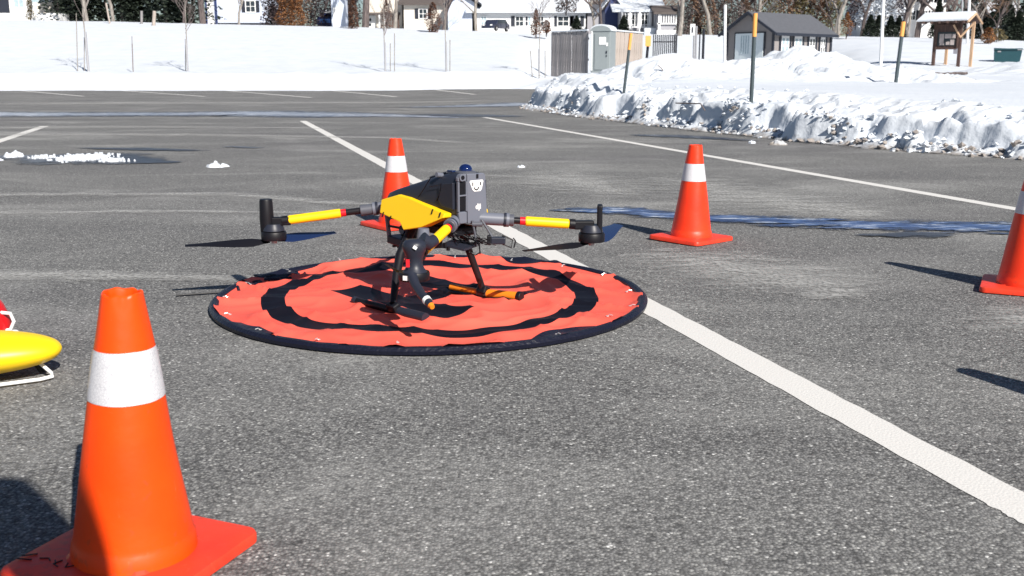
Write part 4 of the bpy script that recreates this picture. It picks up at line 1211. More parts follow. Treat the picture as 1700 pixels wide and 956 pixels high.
mk(1489, 122, 1500, 36, 24, .042, .28, "dark marker post with yellow-orange sleeve left of the notice board")
e_ = post("snow_marker", at(1073, 104, 27), at(1077, 62, 27), .035, M['iron'], "short black marker post with a yellow plate beside the iron fence", "marker post", None, group=MG)
MB().box(at(1076, 68, 26.9) - at(1073, 104, 27), (.14, .02, .26)).build("yellow_plate", M['mark_o'], e_)
# sign post group
e_ = empty("sign_post", at(1150, 138, 33)); tag(e_, "narrow white upright sign on a grey post between the two snow piles", "sign", )
b_ = at(1150, 138, 33)
MB().tube([(0, 0, -.3), at(1153, 42, 33) - b_], .030, 8).build("pole", M['steel'], e_)
s_ = MB().box(at(1150, 49, 32.9) - b_, (.15, .02, .34)).build("sign_plate", M['trimw'], e_)
MB().box(at(1150, 49, 32.86) - b_, (.035, .01, .18)).build("sign_print", M['iron'], s_)
for px, top, r, m_, lb in ((1156.5, 43, .03, 'steel', "bare grey stake just right of the white upright sign"), (1162, 57, .022, 'trimd', "short dark stake between the white sign and the thick black stake"), (1168.5, 48, .04, 'iron', "thick black stake rightmost of the cluster between the snow piles")):
    post("stake", at(px - 3, 138, 33), at(px, top, 33), r, M[m_], lb, "stake")
post("white_pole", at(1203, 124, 34), at(1204, 8, 34), .045, M['trimw'], "plain white pole standing left of the grey shed", "pole")
post("light_pole", at(1462.5, 98, 50), at(1475, -190, 50), .075, M['trimw'], "tall white pole between the shed and the notice board running out of the frame", "pole")
post("light_pole", at(1606, 66, 72), at(1617, -150, 72), .09, M['trimw'], "tall white pole rising right behind the notice board roof", "pole")
post("light_pole", at(1596, 66, 76), at(1600, -90, 76), .06, M['steel'], "thin grey pole left of the white one behind the notice board", "pole")

# ------------------------------------------------------------------ fences, toilet
def board_fence(p0, p1, h, n, mt, label, seed):
    e = empty("wooden_fence", p0)
    v = Vector(p1) - Vector(p0); L_ = math.hypot(v.x, v.y); an = math.atan2(v.y, v.x)
    e.rotation_euler = (0, 0, an)
    rg = random.Random(seed); base = None
    w = L_ / n; protos = []
    for k in range(5):
        q = MB(); ww = w * .93
        top = h
        q.prism([(-ww / 2, -.5), (ww / 2, -.5), (ww / 2, top - .04), (ww * .3, top), (-ww * .3, top), (-ww / 2, top - .04)], 0, 1, lambda u, z, hh: (u, -.011 + .022 * hh, z))
        protos.append(q.build("board", mt, e))
    for i in range(n):
        o = protos[i] if i < 5 else protos[i % 5].copy()
        if i >= 5: col.objects.link(o)
        o.location = (w * (i + .5), rg.uniform(-.012, .012), v.z * (i + .5) / n + rg.uniform(-.03, .02)); o.rotation_euler = (0, rg.uniform(-.008, .008), rg.uniform(-.05, .05))
    for z in (h * .25, h * .8):
        MB().box((L_ / 2, .04, z + v.z / 2), (L_, .04, .09)).build("rail", mt, e)
    MB().box((L_ / 2, 0, h + .03 + v.z / 2), (L_ - .04, .12, .07)).build("snow_cap", M['snow'], e, bevel=.02)
    return tag(e, label, "fence")
FY = 54.0
fz = at(915, 115, FY).z
a0 = at(915, 114, FY); a1 = at(976, 116, 52.0)
board_fence(a0, a1, 1.86, 16, M['fgrey'], "weathered grey board fence left of the portable toilet", 1)
a0 = at(1017, 112, 52.5); a1 = at(1066, 112, 56)
board_fence(a0, a1, 1.78, 14, M['ftan'], "tan board fence right of the portable toilet", 2)
# iron fence
e = empty("iron_fence", at(1084, 96, 57)); v = at(1122, 96, 57) - at(1084, 96, 57)
for i in range(13):
    MB().box((v.x * i / 12, 0, .45), (.055 if i not in (11, 12) else .09, .04, 1.55)).build("picket", M['iron'], e)
for z in (.85, ): MB().box((v.x / 2, .04, z), (v.x, .03, .06)).build("rail", M['iron'], e)
tag(e, "black iron picket fence right of the tan board fence", "fence")
# portable toilet
pt = empty("portable_toilet", at(996, 117, 51.5), R(-22))
w, d_, h = .98, 1.0, 2.0
MB().box((0, d_ / 2, h / 2 - .1), (w, d_, h + .2 - .2)).build("cabin", M['potty'], pt, bevel=.03)
q = []
for k in range(13):
    a = math.pi * k / 12; q.append((w * .53 * math.cos(a), h - .12 + .26 * math.sin(a)))
MB().prism(q, 0, 1, lambda u, z, hh: (u, -.04 + 1.06 * hh, z)).build("roof", M['potty'], pt, smooth=True)
q = [(x * 1.02, z + .05 if z > h - .1 else z) for x, z in q]
MB().prism(q, 0, 1, lambda u, z, hh: (u, .03 + .98 * hh, z + .025)).build("snow_cap", M['snow'], pt, smooth=True)
dd = MB().box((.06, -.02, .90), (.70, .04, 1.72)).build("door", M['potty'], pt, bevel=.01)
MB().box((.12, -.05, 1.42), (.34, .02, .36)).build("notice", M['trimw'], dd)
MB().box((.35, -.05, 1.25), (.09, .02, .16)).build("notice", M['trimw'], dd)
MB().box((.33, -.055, .88), (.06, .03, .12)).build("handle", M['trimd'], dd); MB().box((.33, -.055, .70), (.05, .02, .08)).build("latch", M['trimd'], dd)
MB().box((-.43, -.02, .95), (.05, .05, 1.9)).build("corner_post", M['trimw'], pt)
tag(pt, "grey portable toilet with snow on its rounded roof between the two board fences", "portable toilet")

# ------------------------------------------------------------------ houses
def house(name, px0, px1, pyb, Y, wall_h, depth, roof, mw, mr, label, rz=0.0, overhang=.35, ridge=1.6, drop=2.0):
    p0 = at(px0, pyb, Y); p1 = at(px1, pyb, Y)
    W = (p1 - p0).length
    e = empty(name, p0, rz)
    MB().box((W / 2, depth / 2, wall_h / 2 - drop / 2), (W, depth, wall_h + drop)).build("wall", mw, e)
    o_ = overhang
    if roof == 'side':           # ridge parallel to the front
        poly = [(-o_, wall_h - .1), (depth / 2, wall_h + ridge), (depth + o_, wall_h - .1), (depth + o_, wall_h + .08), (depth / 2, wall_h + ridge + .2), (-o_, wall_h + .08)]
        MB().prism(poly, -o_, W + o_, lambda u, z, hh: (hh, u, z)).build("roof", mr, e)
        MB().prism([(0, wall_h), (depth / 2, wall_h + ridge), (depth, wall_h)], 0.01, W - .01, lambda u, z, hh: (hh, u, z)).build("gable", mw, e)
    else:
        poly = [(-o_, wall_h - .1), (W / 2, wall_h + ridge), (W + o_, wall_h - .1), (W + o_, wall_h + .08), (W / 2, wall_h + ridge + .2), (-o_, wall_h + .08)]
        MB().prism(poly, -o_, depth + o_, lambda u, z, hh: (u, hh, z)).build("roof", mr, e)
        MB().prism([(0, wall_h), (W / 2, wall_h + ridge), (W, wall_h)], 0.01, depth - .01, lambda u, z, hh: (u, hh, z)).build("gable", mw, e)
    tag(e, label, "house")
    return e, W
def window(e, x, z, w, h, shutters=None, glass='glass', bars=True, y=0.0, nm="window"):
    p = MB().box((x, y - .02, z), (w, .03, h)).build(nm, M[glass], e)
    f = MB()
    for dx in (-1, 1): f.box((x + dx * (w / 2 + .04), y - .045, z), (.09, .07, h + .18))
    for dz in (-1, 1): f.box((x, y - .045, z + dz * (h / 2 + .04)), (w - .02, .065, .09))
    if bars: f.box((x, y - .045, z), (w, .03, .05)); f.box((x, y - .047, z), (.05, .03, h))
    f.build("frame", M['trimw'], p)
    if shutters:
        for dx in (-1, 1): MB().box((x + dx * (w / 2 + .28), y - .03, z), (.34, .05, h + .1)).build("shutter", M[shutters], e)
mpx = lambda Y: Y * .976 / 1700
# A: far left
Y = 98; s_ = mpx(Y)
e, W = house("house", -120, 92, 34, Y, 5.4, 8, 'side', M['wwall'], M['snow'], "white house with a wide bay window at the far left edge")
def lx(px, px0=-120): return (px - px0) * s_
MB().box((lx(75), -.25, .75), (1.7, .5, 1.7)).build("bay", M['cream'], e)
window(e, lx(69), 2.2, 1.35, 1.5, None, 'curtain', True, -.30)
window(e, lx(33), 2.0, .9, 1.6, None, 'curtain', True)
dd = MB().box((lx(9), -.03, 1.25), (1.1, .06, 2.3)).build("door", M['trimd'], e)
MB().box((lx(88), -.30, 1.8), (.35, .16, 4.6)).build("pillar", M['trimw'], e); MB().box((lx(22), -.30, 1.8), (.22, .16, 4.6)).build("pillar", M['trimw'], e)
MB().box((lx(40), -1.2, .15), (8.5, 2.2, .8)).build("porch_floor", M['wwall'], e)
# B
Y = 108; s_ = mpx(Y)
e, W = house("house", 356, 445, 40, Y, 4.8, 8, 'side', M['blwall'], M['snow'], "pale blue-white house with a shuttered window left of the orange-brown trees")
window(e, (417 - 356) * s_, 1.75, .9, 1.05, 'trimd'); window(e, (384 - 356) * s_, 3.9, .8, 1.0)
MB().box((W / 2, -.03, -.05), (W, .06, .35)).build("foundation", M['trimd'], e)
MB().box((.25, -.06, 2.0), (.22, .1, 4.6)).build("corner_board", M['nwall'], e); MB().box((-.35, .5, 1.9), (.7, .9, 3.9)).build("porch_wing", M['wwall'], e)
MB().box((-.75, .2, 1.9), (.16, .5, 4.0)).build("corner_board", M['nwall'], e)
# C
Y = 106; s_ = mpx(Y)
e, W = house("house", 606, 668, 47, Y, 6.0, 8, 'side', M['cream'], M['snow'], "cream two-storey house with a small dark porch roof")
MB().prism([(-.0, 1.55), (-1.0, 1.38), (-1.0, 1.28), (0, 1.28)], .1, W - .2, lambda u, z, hh: (hh, u, z)).build("porch_roof", M['roofb'], e)
dd = MB().box(((617 - 606) * s_, -.04, .5), (.85, .08, 1.5)).build("door", M['trimw'], e)
for z in (.72, .25): MB().box(((615 - 606) * s_, -.09, z + .1), (.2, .03, .26)).build("door_pane", M['glass'], dd)
for px in (632, 641, 654, 663): MB().box(((px - 606) * s_, -.9, .4), (.13, .13, 1.8)).build("porch_post", M['kwood'] if px > 650 else M['trimw'], e)
for px in (618, 645): window(e, (px - 606) * s_, 3.5, .7, 1.0, 'trimd')
e, W = house("house", 671, 752, 48, Y - 2, 2.35, 8, 'side', M['cream'], M['roofb'], "low cream wing with one shuttered window under a dark brown roof", overhang=.5)
window(e, (702 - 671) * s_, 1.45, .72, .85, 'trimd')
e, W = house("house", 744, 792, 49, Y - 5, 2.3, 7, 'gable', M['blwall'], M['trimd'], "pale blue-white garage gable beside the low cream wing", overhang=.45, ridge=1.1)
# D ranch
Y = 101; s_ = mpx(Y)
e, W = house("house", 784, 972, 53, Y, 1.85, 8, 'side', M['wwall'], M['snow'], "long white ranch house with a snow-covered roof and dark shutters", overhang=.6, ridge=1.7, drop=2.5)
for px, sh, ww in ((803, None, .45), (862, 'trimd', .7), (876, None, .5), (897, None, .5), (934, 'trimd', 1.0), (957, 'trimd', .4)):
    window(e, (px - 784) * s_, 1.0, ww, .85, sh, 'glass' if px in (934, 897, 862) else 'curtain')
dd = MB().box(((912 - 784) * s_, -.03, .75), (.8, .06, 1.7)).build("door", M['trimw'], e)
MB().box((W / 2, -.5, 1.79), (W + 1, .1, .14)).build("gutter", M['gwall'], e)
# small grey house right of ranch
e, W = house("house", 975, 1003, 50, 104, 1.7, 5, 'side', M['gwall'], M['roofg'], "small grey outbuilding between the ranch house and the navy house", ridge=.7)
# E navy
Y = 92; s_ = mpx(Y)
e, W = house("house", 1004, 1030, 56, Y + 1.5, 2.1, 7, 'gable', M['nwall'], M['snow'], "navy blue house wing with a snowy gable roof", ridge=1.2)
e, W = house("house", 1028, 1092, 56, Y, 1.9, 7, 'side', M['gwall'], M['snow'], "white-trimmed house with a snow-heavy roof and porch railings left of the bare trees", ridge=1.1, overhang=.7)
for px in (1031, 1044, 1060, 1076, 1090): MB().box(((px - 1028) * s_, -.6, .7), (.14, .14, 2.3)).build("porch_post", M['trimw'], e)
MB().box((W / 2, -.6, .55), (W, .06, .10)).build("railing", M['trimw'], e)
for i in range(12): MB().box((W * (i + .5) / 12, -.62, 1.15), (.07, .05, 1.1)).build("porch_screen_bar", M['trimw'], e)
window(e, W * .3, 1.2, .9, .8, None); window(e, W * .65, 1.2, .9, .8, None)
MB().box((W * .8, -1.0, -.35), (1.3, .6, 1.6)).build("snow_heap", M['snow'], e)
e, W = house("house", 1090, 1122, 57, Y - 2, 1.75, 5, 'side', M['gwall'], M['roofb'], "grey lean-to wing with white balustrade right of the snow-roofed porch house", ridge=.6)
for i in range(7): MB().box((.35 + i * .21, -.12, 1.25), (.09, .06, .7)).build("baluster", M['trimw'], e)
MB().box((W / 2, -.14, .88), (W, .08, .10)).build("railing", M['trimw'], e); MB().box((.18, -.12, .7), (.2, .12, 2.1)).build("porch_post", M['trimw'], e)
MB().box((W / 2, -.10, -.1), (W, .14, .9)).build("foundation", M['wwall'], e)
# F
Y = 118; s_ = mpx(Y)
e, W = house("house", 1502, 1566, 62, Y, 5.0, 8, 'side', M['wwall'], M['snow'], "tall white two-storey house behind the notice board")
for px, z in ((1512, 2.4), (1532, 2.4), (1546, 2.4), (1520, 4.3), (1540, 4.3), (1555, 4.3)): window(e, (px - 1502) * s_, z, .55, .95, 'trimd')
e, W = house("house", 1440, 1506, 60, Y - 3, 2.6, 7, 'side', M['wwall'], M['snow'], "low white wing with a big snowy roof left of the tall white house", ridge=2.0)
window(e, W * .8, 1.9, .6, .8, 'trimd')
for a_ in ((1640, 1700, 62, 150, "pale cream far house at the right edge, seen over the dark shrubs"),):
    house("house", a_[0], a_[1], a_[2] - 4, a_[3], 3.0, 8, 'side', M['cream'], M['snow'], a_[4])
# lavender-grey shed/utility box and tall grey wall
e = empty("utility_shed", at(551, 46, 96)); tag(e, "narrow lavender-grey shed left of the big trunk", "shed")
MB().box((.62, .8, 1.0), (1.25, 1.6, 3.4)).build("wall", M['blwall'], e); MB().box((.65, .8, 2.78), (1.5, 1.9, .16)).build("roof", M['roofg'], e)
dd = MB().box((.45, -.02, .9), (.6, .05, 1.8)).build("door", M['wwall'], e)
# blue covered car
e = empty("covered_car", at(541, 46, 99)); tag(e, "navy blue car capped with snow beside the lavender-grey shed", "car")
MB().box((0, 1.5, .55), (1.55, 3.6, .9)).build("body", M['bluesh'], e, bevel=.15)
MB().box((0, 1.7, 1.15), (1.3, 2.4, .5)).build("cabin", M['bluesh'], e, bevel=.18); MB().box((0, 1.7, 1.5), (1.5, 2.6, .3)).build("snow_cap", M['snow'], e, bevel=.12)
MB().box((0, -.32, .62), (1.0, .06, .34)).build("grille", M['blue'], e)
for dx in (-.62, .62): MB().tube([(dx - .1, .5, .25), (dx + .1, .5, .25)], .3, 14).build("wheel", M['tyre'], e)

# ------------------------------------------------------------------ grey shed with garage door (Y about 60)
sh = empty("shed", at(1283, 104, 58.0))
tag(sh, "small taupe shed with grey roof, white garage door and white-framed windows behind the snow pile", "shed")
P0 = at(1283, 104, 58.0); PL = at(1205, 104, 60.6); PRr = at(1378, 104, 61.5)
vL = (PL - P0); vL.z = 0; vR = (PRr - P0); vR.z = 0
eave = at(1283, 50, 58.0).z - P0.z; ridg = at(1242, 21, 59.3).z - P0.z
def SP(a, b, z): return Vector((vL.x * a + vR.x * b, vL.y * a + vR.y * b, z))
f_ = MB()
f_.add([SP(0, 0, -1), SP(1, 0, -1), SP(1, 1, -1), SP(0, 1, -1), SP(0, 0, eave), SP(1, 0, eave), SP(1, 1, eave), SP(0, 1, eave), SP(.5, 0, ridg), SP(.5, 1, ridg)],
       [(3, 2, 1, 0), (0, 1, 5, 8, 4), (1, 2, 6, 5), (2, 3, 7, 9, 6), (3, 0, 4, 7)]).build("wall", M['shed'], sh)
def slab(a0_, z0_, a1_, z1_, b0, b1, t, name, m):
    q = [SP(a0_, b0, z0_), SP(a1_, b0, z1_), SP(a1_, b1, z1_), SP(a0_, b1, z0_)]
    up = Vector((0, 0, t))
    MB().add(q + [x + up for x in q], [(3, 2, 1, 0), (4, 5, 6, 7), (0, 1, 5, 4), (1, 2, 6, 5), (2, 3, 7, 6), (3, 0, 4, 7)]).build(name, m, sh)
sl = (ridg - eave) / .5
slab(-.10, eave - .10 * sl, .5, ridg, -.05, 1.03, .07, "roof", M['roofg']); slab(1.10, eave - .10 * sl, .5, ridg, -.05, 1.03, .068, "roof", M['roofg'])
slab(-.104, eave - .10 * sl - .07, .5, ridg - .07, -.07, -.045, .13, "bargeboard", M['trimd']); slab(1.104, eave - .10 * sl - .07, .5, ridg - .07, -.072, -.045, .13, "bargeboard", M['trimd'])
slab(-.115, eave - .10 * sl - .10, -.09, eave - .09 * sl - .06, -.05, 1.03, .13, "fascia", M['trimd'])
def on_gable(a0_, a1_, z0, z1, out, name, m, parent=None):
    q = [SP(a0_, -out, z0), SP(a1_, -out, z0), SP(a1_, -out, z1), SP(a0_, -out, z1)]; q2 = [SP(a0_, .002, z0), SP(a1_, .002, z0), SP(a1_, .002, z1), SP(a0_, .002, z1)]
    return MB().add(q + q2, [(0, 1, 2, 3), (7, 6, 5, 4), (0, 4, 5, 1), (1, 5, 6, 2), (2, 6, 7, 3), (3, 7, 4, 0)]).build(name, m, parent or sh)
def on_side(b0, b1, z0, z1, out, name, m, parent=None):
    q = [SP(-out, b0, z0), SP(-out, b1, z0), SP(-out, b1, z1), SP(-out, b0, z1)]; q2 = [SP(.002, b0, z0), SP(.002, b1, z0), SP(.002, b1, z1), SP(.002, b0, z1)]
    return MB().add(q + q2, [(0, 1, 2, 3), (7, 6, 5, 4), (0, 4, 5, 1), (1, 5, 6, 2), (2, 6, 7, 3), (3, 7, 4, 0)]).build(name, m, parent or sh)
ztop = at(1250, 55, 59).z - P0.z
fr_ = on_gable(.17, .82, -.5, ztop + .06, .010, "door_frame", M['trimd'])
gd = on_gable(.20, .79, -.5, ztop, .016, "garage_door", M['doorw'])
for i in range(4): on_gable(.50 + .05 * i, .515 + .05 * i, .5, ztop - .12, .020, "door_groove", M['curtain'], gd)
on_gable(.36, .46, (ridg * .83), ridg * .9, .012, "gable_vent", M['trimd'])
on_gable(-.01, .03, -.5, eave - .05, .012, "corner_board", M['trimd']); on_gable(.97, 1.01, -.5, eave - .05, .012, "corner_board", M['trimd'])
on_side(.97, 1.0, -.5, eave - .1, .02, "corner_board", M['trimd'])
for b0, b1 in ((.12, .25), (.34, .47), (.60, .70), (.80, .88)):
    for q0, q1 in ((b0 - .035, b0 - .005), (b1 + .005, b1 + .035)): on_side(q0, q1, -.1, eave - .28, .012, "shutter", M['trimd'])
    w_ = on_side(b0, b1, -.1, eave - .25, .010, "window", M['trimw'])
    for zi in range(3):
        z0 = .12 + zi * (eave - .45) / 3
        for k in range(2): on_side(b0 + .012 + k * (b1 - b0) / 2, b0 + (k + 1) * (b1 - b0) / 2 - .012, z0, z0 + (eave - .45) / 3 - .09, .014, "pane", M['glass'] if b0 > .5 or zi == 0 else M['curtain'], w_)
slab(.55, ridg - .05 * sl + .10, .93, ridg - .43 * sl + .12, .62, 1.02, .06, "snow_patch", M['snow'])

# ------------------------------------------------------------------ notice board kiosk
kb = at(1549, 106, 49.5); kr = empty("notice_board", kb, R(-40))
tag(kr, "roofed timber notice board with snow on its roof and papers behind glass", "notice board")
k = mpx(49.5)
Wk = 40 * k; H0 = 68 * k
for x in (0, Wk): MB().box((x, 0, H0 / 2 - .3), (.13, .13, H0 + .6)).build("post", M['kwood'], kr)
for x in (.25, Wk + .25): MB().box((x, 1.0, H0 / 2 - .3), (.12, .12, H0 + .6)).build("rear_post", M['kpine'], kr)
bp_ = MB().box((Wk / 2, -.02, 45 * k), (Wk - .13, .10, 42 * k)).build("display_case", M['kwood'], kr)
MB().box((Wk / 2 - .02, -.085, 40 * k), (.80, .03, .62)).build("glass", M['glass'], bp_)
rg = random.Random(5)
for x, z, w, h in ((.33, .02, .2, .42), (.62, -.2, .16, .14), (.82, -.16, .18, .24), (.62, .12, .3, .2), (.88, .12, .14, .2), (.36, -.23, .2, .1)):
    MB().box((x, -.104, 40 * k + z), (w, .006, h)).build("paper", M['paper'], bp_)
f_ = MB(); 
for z in (22 * k, 60 * k): f_.box((Wk / 2 - .02, -.10, z + .06), (.95, .05, .06))
for x in (.09, .55 + .5): f_.box((x, -.10, 41 * k), (.06, .048, .95))
f_.build("case_frame", M['kwood'], bp_)
# gable roof, ridge along the front
rw0, rw1 = -.70, Wk + .42
rz0, rz1 = 66 * k, 79 * k
poly = [(-.55, rz0), (.5, rz1), (1.5, rz0), (1.5, rz0 + .05), (.5, rz1 + .06), (-.55, rz0 + .05)]
MB().prism(poly, rw0, rw1, lambda u, z, hh: (hh, u, z)).build("roof", M['kwood'], kr)
poly = [(-.57, rz0 + .055), (.5, rz1 + .065), (1.52, rz0 + .055), (1.52, rz0 + .12), (.5, rz1 + .14), (-.57, rz0 + .12)]
MB().prism(poly, rw0 - .02, rw1 + .0, lambda u, z, hh: (hh, u, z)).build("snow_cap", M['snow'], kr)
for sg in (-1, 1):
    q0 = Vector((rw1 + .03, .5, rz1 + .02)); q1 = Vector((rw1 + .03, .5 + sg * 1.08, rz0 - .02)); MB().tube([q0, q1], .05, 6).build("barge_rafter", M['kpine'], kr)
MB().tube([(Wk, -.05, 42 * k), (Wk + .5, .1, 64 * k)], .05, 6).build("brace", M['kpine'], kr); MB().tube([(Wk, -.05, 42 * k), (Wk - .28, -.2, 62 * k)], .045, 6).build("brace", M['kpine'], kr)
for i in range(6): MB().box((-.4 + i * .36, -.42, rz0 + .0), (.07, .5, .10)).build("rafter", M['kwood'], kr)
MB().box((Wk - .14, -.10, 20 * k), (.18, .03, .24)).build("small_sign", M['gwall'], kr)

# dumpster trailer
tr_ = empty("dumpster", at(1650, 104, 53), R(-24)); k = mpx(53)
f_ = MB(); W = 40 * k; f_.prism([(0, 0), (W * .96, 0), (W + .03, 22 * k), (-.05, 24 * k)], 0, 1, lambda u, z, hh: (u, 1.0 * hh, z)).build("container", M['teal'], tr_)
f_ = MB()
for x in (.14, .38, .85, 1.12): f_.box((x, .1, 28 * k), (.04, .04, .26))
f_.box((.26, .1, 32 * k), (.28, .04, .04)); f_.box((.98, .1, 32 * k), (.3, .04, .04)); f_.build("top_rail", M['steel'], tr_)
MB().box((W / 2, -.03, 22 * k), (W + .06, .06, .06)).build("rim", M['teal'], tr_)
MB().lathe([(.0, 0), (.11, 0), (.11, .01), (0, .01)], 16).build("badge", M['steel'], tr_)
tr_.children[-1].rotation_euler = (R(90), 0, 0); tr_.children[-1].location = (W * .66, -.02, 17 * k); tr_.children[-1].scale = (1.6, 1, 1)
MB().box((.2, -.02, 18 * k), (.16, .02, .06)).build("label_plate", M['steel'], tr_)
tag(tr_, "dark teal dumpster half sunk behind the snow mound at the right", "dumpster")

# log on the snow
q0 = at(1502, 126, 40); q1 = at(1606, 123, 40)
lg = MB(); pts = [q0.lerp(q1, f) + Vector((0, 0, .04 + .05 * nz(f * 9, 2))) for f in lin(0, 1, 20)]
lg.tube(pts, [.05 + .035 * nz(i * .9, 5) for i in range(20)], 8)
tag(lg.build("log", M['barkd'], smooth=True), "dark broken log lying on the snow below the notice board", "log")
q0 = at(1105, 118, 24.6); tg = MB(); tg.tube([at(1108, 128, 24.5), at(1098, 113, 24.5), at(1092, 108, 24.5)], .012, 5)
tg.tube([at(1130, 132, 24.5), at(1120, 121, 24.5)], .01, 5)
tag(tg.build("fallen_twig", M['twig']), "thin grey twigs sticking out of the left snow pile", "twigs")
tg = MB(); tg.tube([on(1122, 171, .42), on(1163, 172, .43), on(1170, 183, .36)], .008, 5)
tag(tg.build("fallen_stick", M['twig']), "thin stick lying on the ploughed bank left of the tall marker post", "stick")

# ------------------------------------------------------------------ cars far away
def far_car(px, py, Y, m, label, rz=0.0, sc=1.0):
    e = empty("parked_car", at(px, py, Y), rz); e.scale = (sc,) * 3
    k_ = [(-2.2, .35), (-2.15, .8), (-1.3, .95), (-.9, 1.42), (1.1, 1.48), (1.75, 1.0), (2.15, .92), (2.2, .35)]
    MB().prism(k_, 0, 1, lambda u, z, hh: (u, 1.75 * hh, z)).build("body", m, e, bevel=.06)
    MB().prism([(-1.12, .98), (-.82, 1.36), (1.02, 1.40), (1.5, 1.0)], 0, 1, lambda u, z, hh: (u, -.02 + 1.79 * hh, z)).build("window", M['glass'], e)
    for x in (-1.35, 1.4):
        w_ = MB().tube([(x, -.03, .34), (x, .2, .34)], .34, 18).build("wheel", M['tyre'], e, smooth=True)
        MB().tube([(x, -.05, .34), (x, -.025, .34)], .18, 12).build("rim", M['steel'], w_)
    for y in (.3, 1.4): MB().box((-2.2, y, .72), (.06, .3, .16)).build("headlight", M['white'], e)
    return tag(e, label, "car", "cars parked among the houses")
far_car(833, 52, 96, M['car'], "dark car parked before the long white ranch house", R(62), .72)
far_car(1672, 69, 92, M['carw'], "pale car seen over the snow at the far right", R(5))
far_car(1712, 70, 93, M['car'], "dark car at the right edge beyond the dumpster", R(5))

# ------------------------------------------------------------------ trees
def branchy(seed, H, r0, spread=.55, levels=5, n0=4, lean=0.0, twig_len=.6, first=.25):
    rg = random.Random(seed); T = MB(); C = MB()
    def grow(p, dirv, L_, r, lv):
        n = 3 if lv < 3 else 2
        pts = [p]; q = p.copy(); d = dirv.copy()
        for i in range(n):
            d = (d + Vector((rg.gauss(0, .12), rg.gauss(0, .12), rg.gauss(.03, .06)))).normalized()
            q = q + d * (L_ / n); pts.append(q.copy())
        rs = [r * (1 - .45 * i / n) for i in range(n + 1)]
        (T if lv < 2 else C).tube(pts, rs, 7 if lv == 0 else (5 if lv == 1 else 3), cap=False)
        if lv >= levels: return
        kids = n0 if lv < 2 else 3
        for k_ in range(kids + (2 if lv == 0 else 0)):
            f = rg.uniform(first if lv == 0 else .3, 1.0); idx = min(int(f * n), n - 1); pp = pts[idx].lerp(pts[idx + 1], f * n - idx)
            a = rg.uniform(0, 2 * math.pi); perp = Vector((math.cos(a), math.sin(a), rg.uniform(.0, .6)))
            nd_ = (d * (1 - spread) + perp * spread).normalized()
            grow(pp, nd_, L_ * rg.uniform(.5, .72), max(r * rg.uniform(.38, .55), .006), lv + 1)
    grow(Vector((0, 0, -.5)), Vector((lean, 0, 1)).normalized(), H * .62, r0, 0)
    return T, C
TREES = []
for i, (H, r0, spd) in enumerate(((10, .22, .5), (12, .30, .55), (8, .14, .5), (9, .16, .62), (11, .20, .42))):
    T, C = branchy(30 + i, H, r0, spd)
    e = empty("bare_tree")
    T.build("trunk", M['bark'] if i % 2 == 0 else M['barkd'], e, smooth=True); C.build("crown", M['twig'] if i != 3 else M['twigb'], e)
    TREES.append(e)
used = set()
def tree(k, x, y, label, sc_=1.0, rz=0.0, group=None, z=None):
    if k in used: e = copy_tree(TREES[k])
    else: e = TREES[k]; used.add(k)
    e.location = (x, y, (terrain(x, y) if z is None else z)); e.rotation_euler = (0, 0, rz); e.scale = (sc_,) * 3
    for q in ('label', 'group'):
        if q in e: del e[q]
    return tag(e, label, "tree", group)
def tpx(k, px, Y, label, sc_=1.0, rz=0.0, group=None):
    p = at(px, 50, Y); tree(k, p.x, Y, label, sc_, rz, group)
tpx(0, 146, 88, "pale many-limbed bare tree right of the far left house", .8, .4)
tpx(4, 190, 91, "straight pale bare trunk before the dark evergreens", .8, 1.2)
tpx(3, 305, 90, "slim bare tree before the evergreens, left of the broad brown trunk", .7, 2.0)
tpx(1, 338, 92, "broad brown bare trunk left of the pale blue house", 1.0, 2.6)
tpx(2, 397, 90, "dark slender bare tree in front of the pale blue house", .8, .9)
tpx(1, 606, 89, "big grey trunk beside the cream two-storey house", 1.1, .3)
tpx(0, 655, 92, "thin pale trunk in front of the cream house porch", .8, 3.0)
tpx(2, 791, 91, "grey forked bare tree left of the ranch house", 1.1, 1.9)
tpx(3, 735, 90, "bare tree before the pale blue garage gable", .9, 2.9)
tpx(3, 1000, 84, "forked bare tree rising behind the portable toilet", .8, .5)
tpx(2, 985, 86, "thin bare tree just left of the forked one behind the toilet", .8, 4.5)
tpx(0, 1128, 83, "bare tree with crooked branches right of the porch house", .9, 2.2)
tpx(4, 1180, 88, "pale straight bare trunk left of the white pole", .9, .1)
tpx(2, 1392, 84, "pale birch-like trunk right of the shed", 1.2, .8)
tpx(4, 1385, 88, "second pale trunk close behind the shed's right corner", 1.0, 2.8)
tpx(3, 1430, 90, "tangled bare tree over the snowy shrubs right of the shed", 1.0, 1.4)
tpx(1, 1500, 96, "bare tree with arching limbs left of the tall white house", .8, 5.2)
tpx(2, 1632, 80, "young bare tree in front of the dark evergreens at the right", .6, 3.3)
tpx(3, 1652, 82, "bare multi-stemmed tree above the dumpster", .6, 1.1)
tpx(4, 1690, 100, "bare tree against the sky at the right edge", .8, 1.0)
ORD = ('first', 'second', 'third', 'fourth', 'fifth', 'sixth', 'seventh', 'eighth', 'ninth', 'tenth', 'eleventh', 'twelfth', 'thirteenth', 'fourteenth', 'fifteenth', 'sixteenth', 'seventeenth', 'eighteenth')
cnt = {}
def near_what(px):
    for lim, w in ((440, "pale blue house"), (600, "orange-brown trees"), (700, "cream two-storey house"), (790, "low cream wing"), (975, "long ranch house"), (1090, "navy house"), (1200, "leafless thickets"), (1400, "grey shed"), (1520, "low white wing"), (1580, "tall white house")):
        if px < lim: return w
    return "notice board"
rg = random.Random(11)
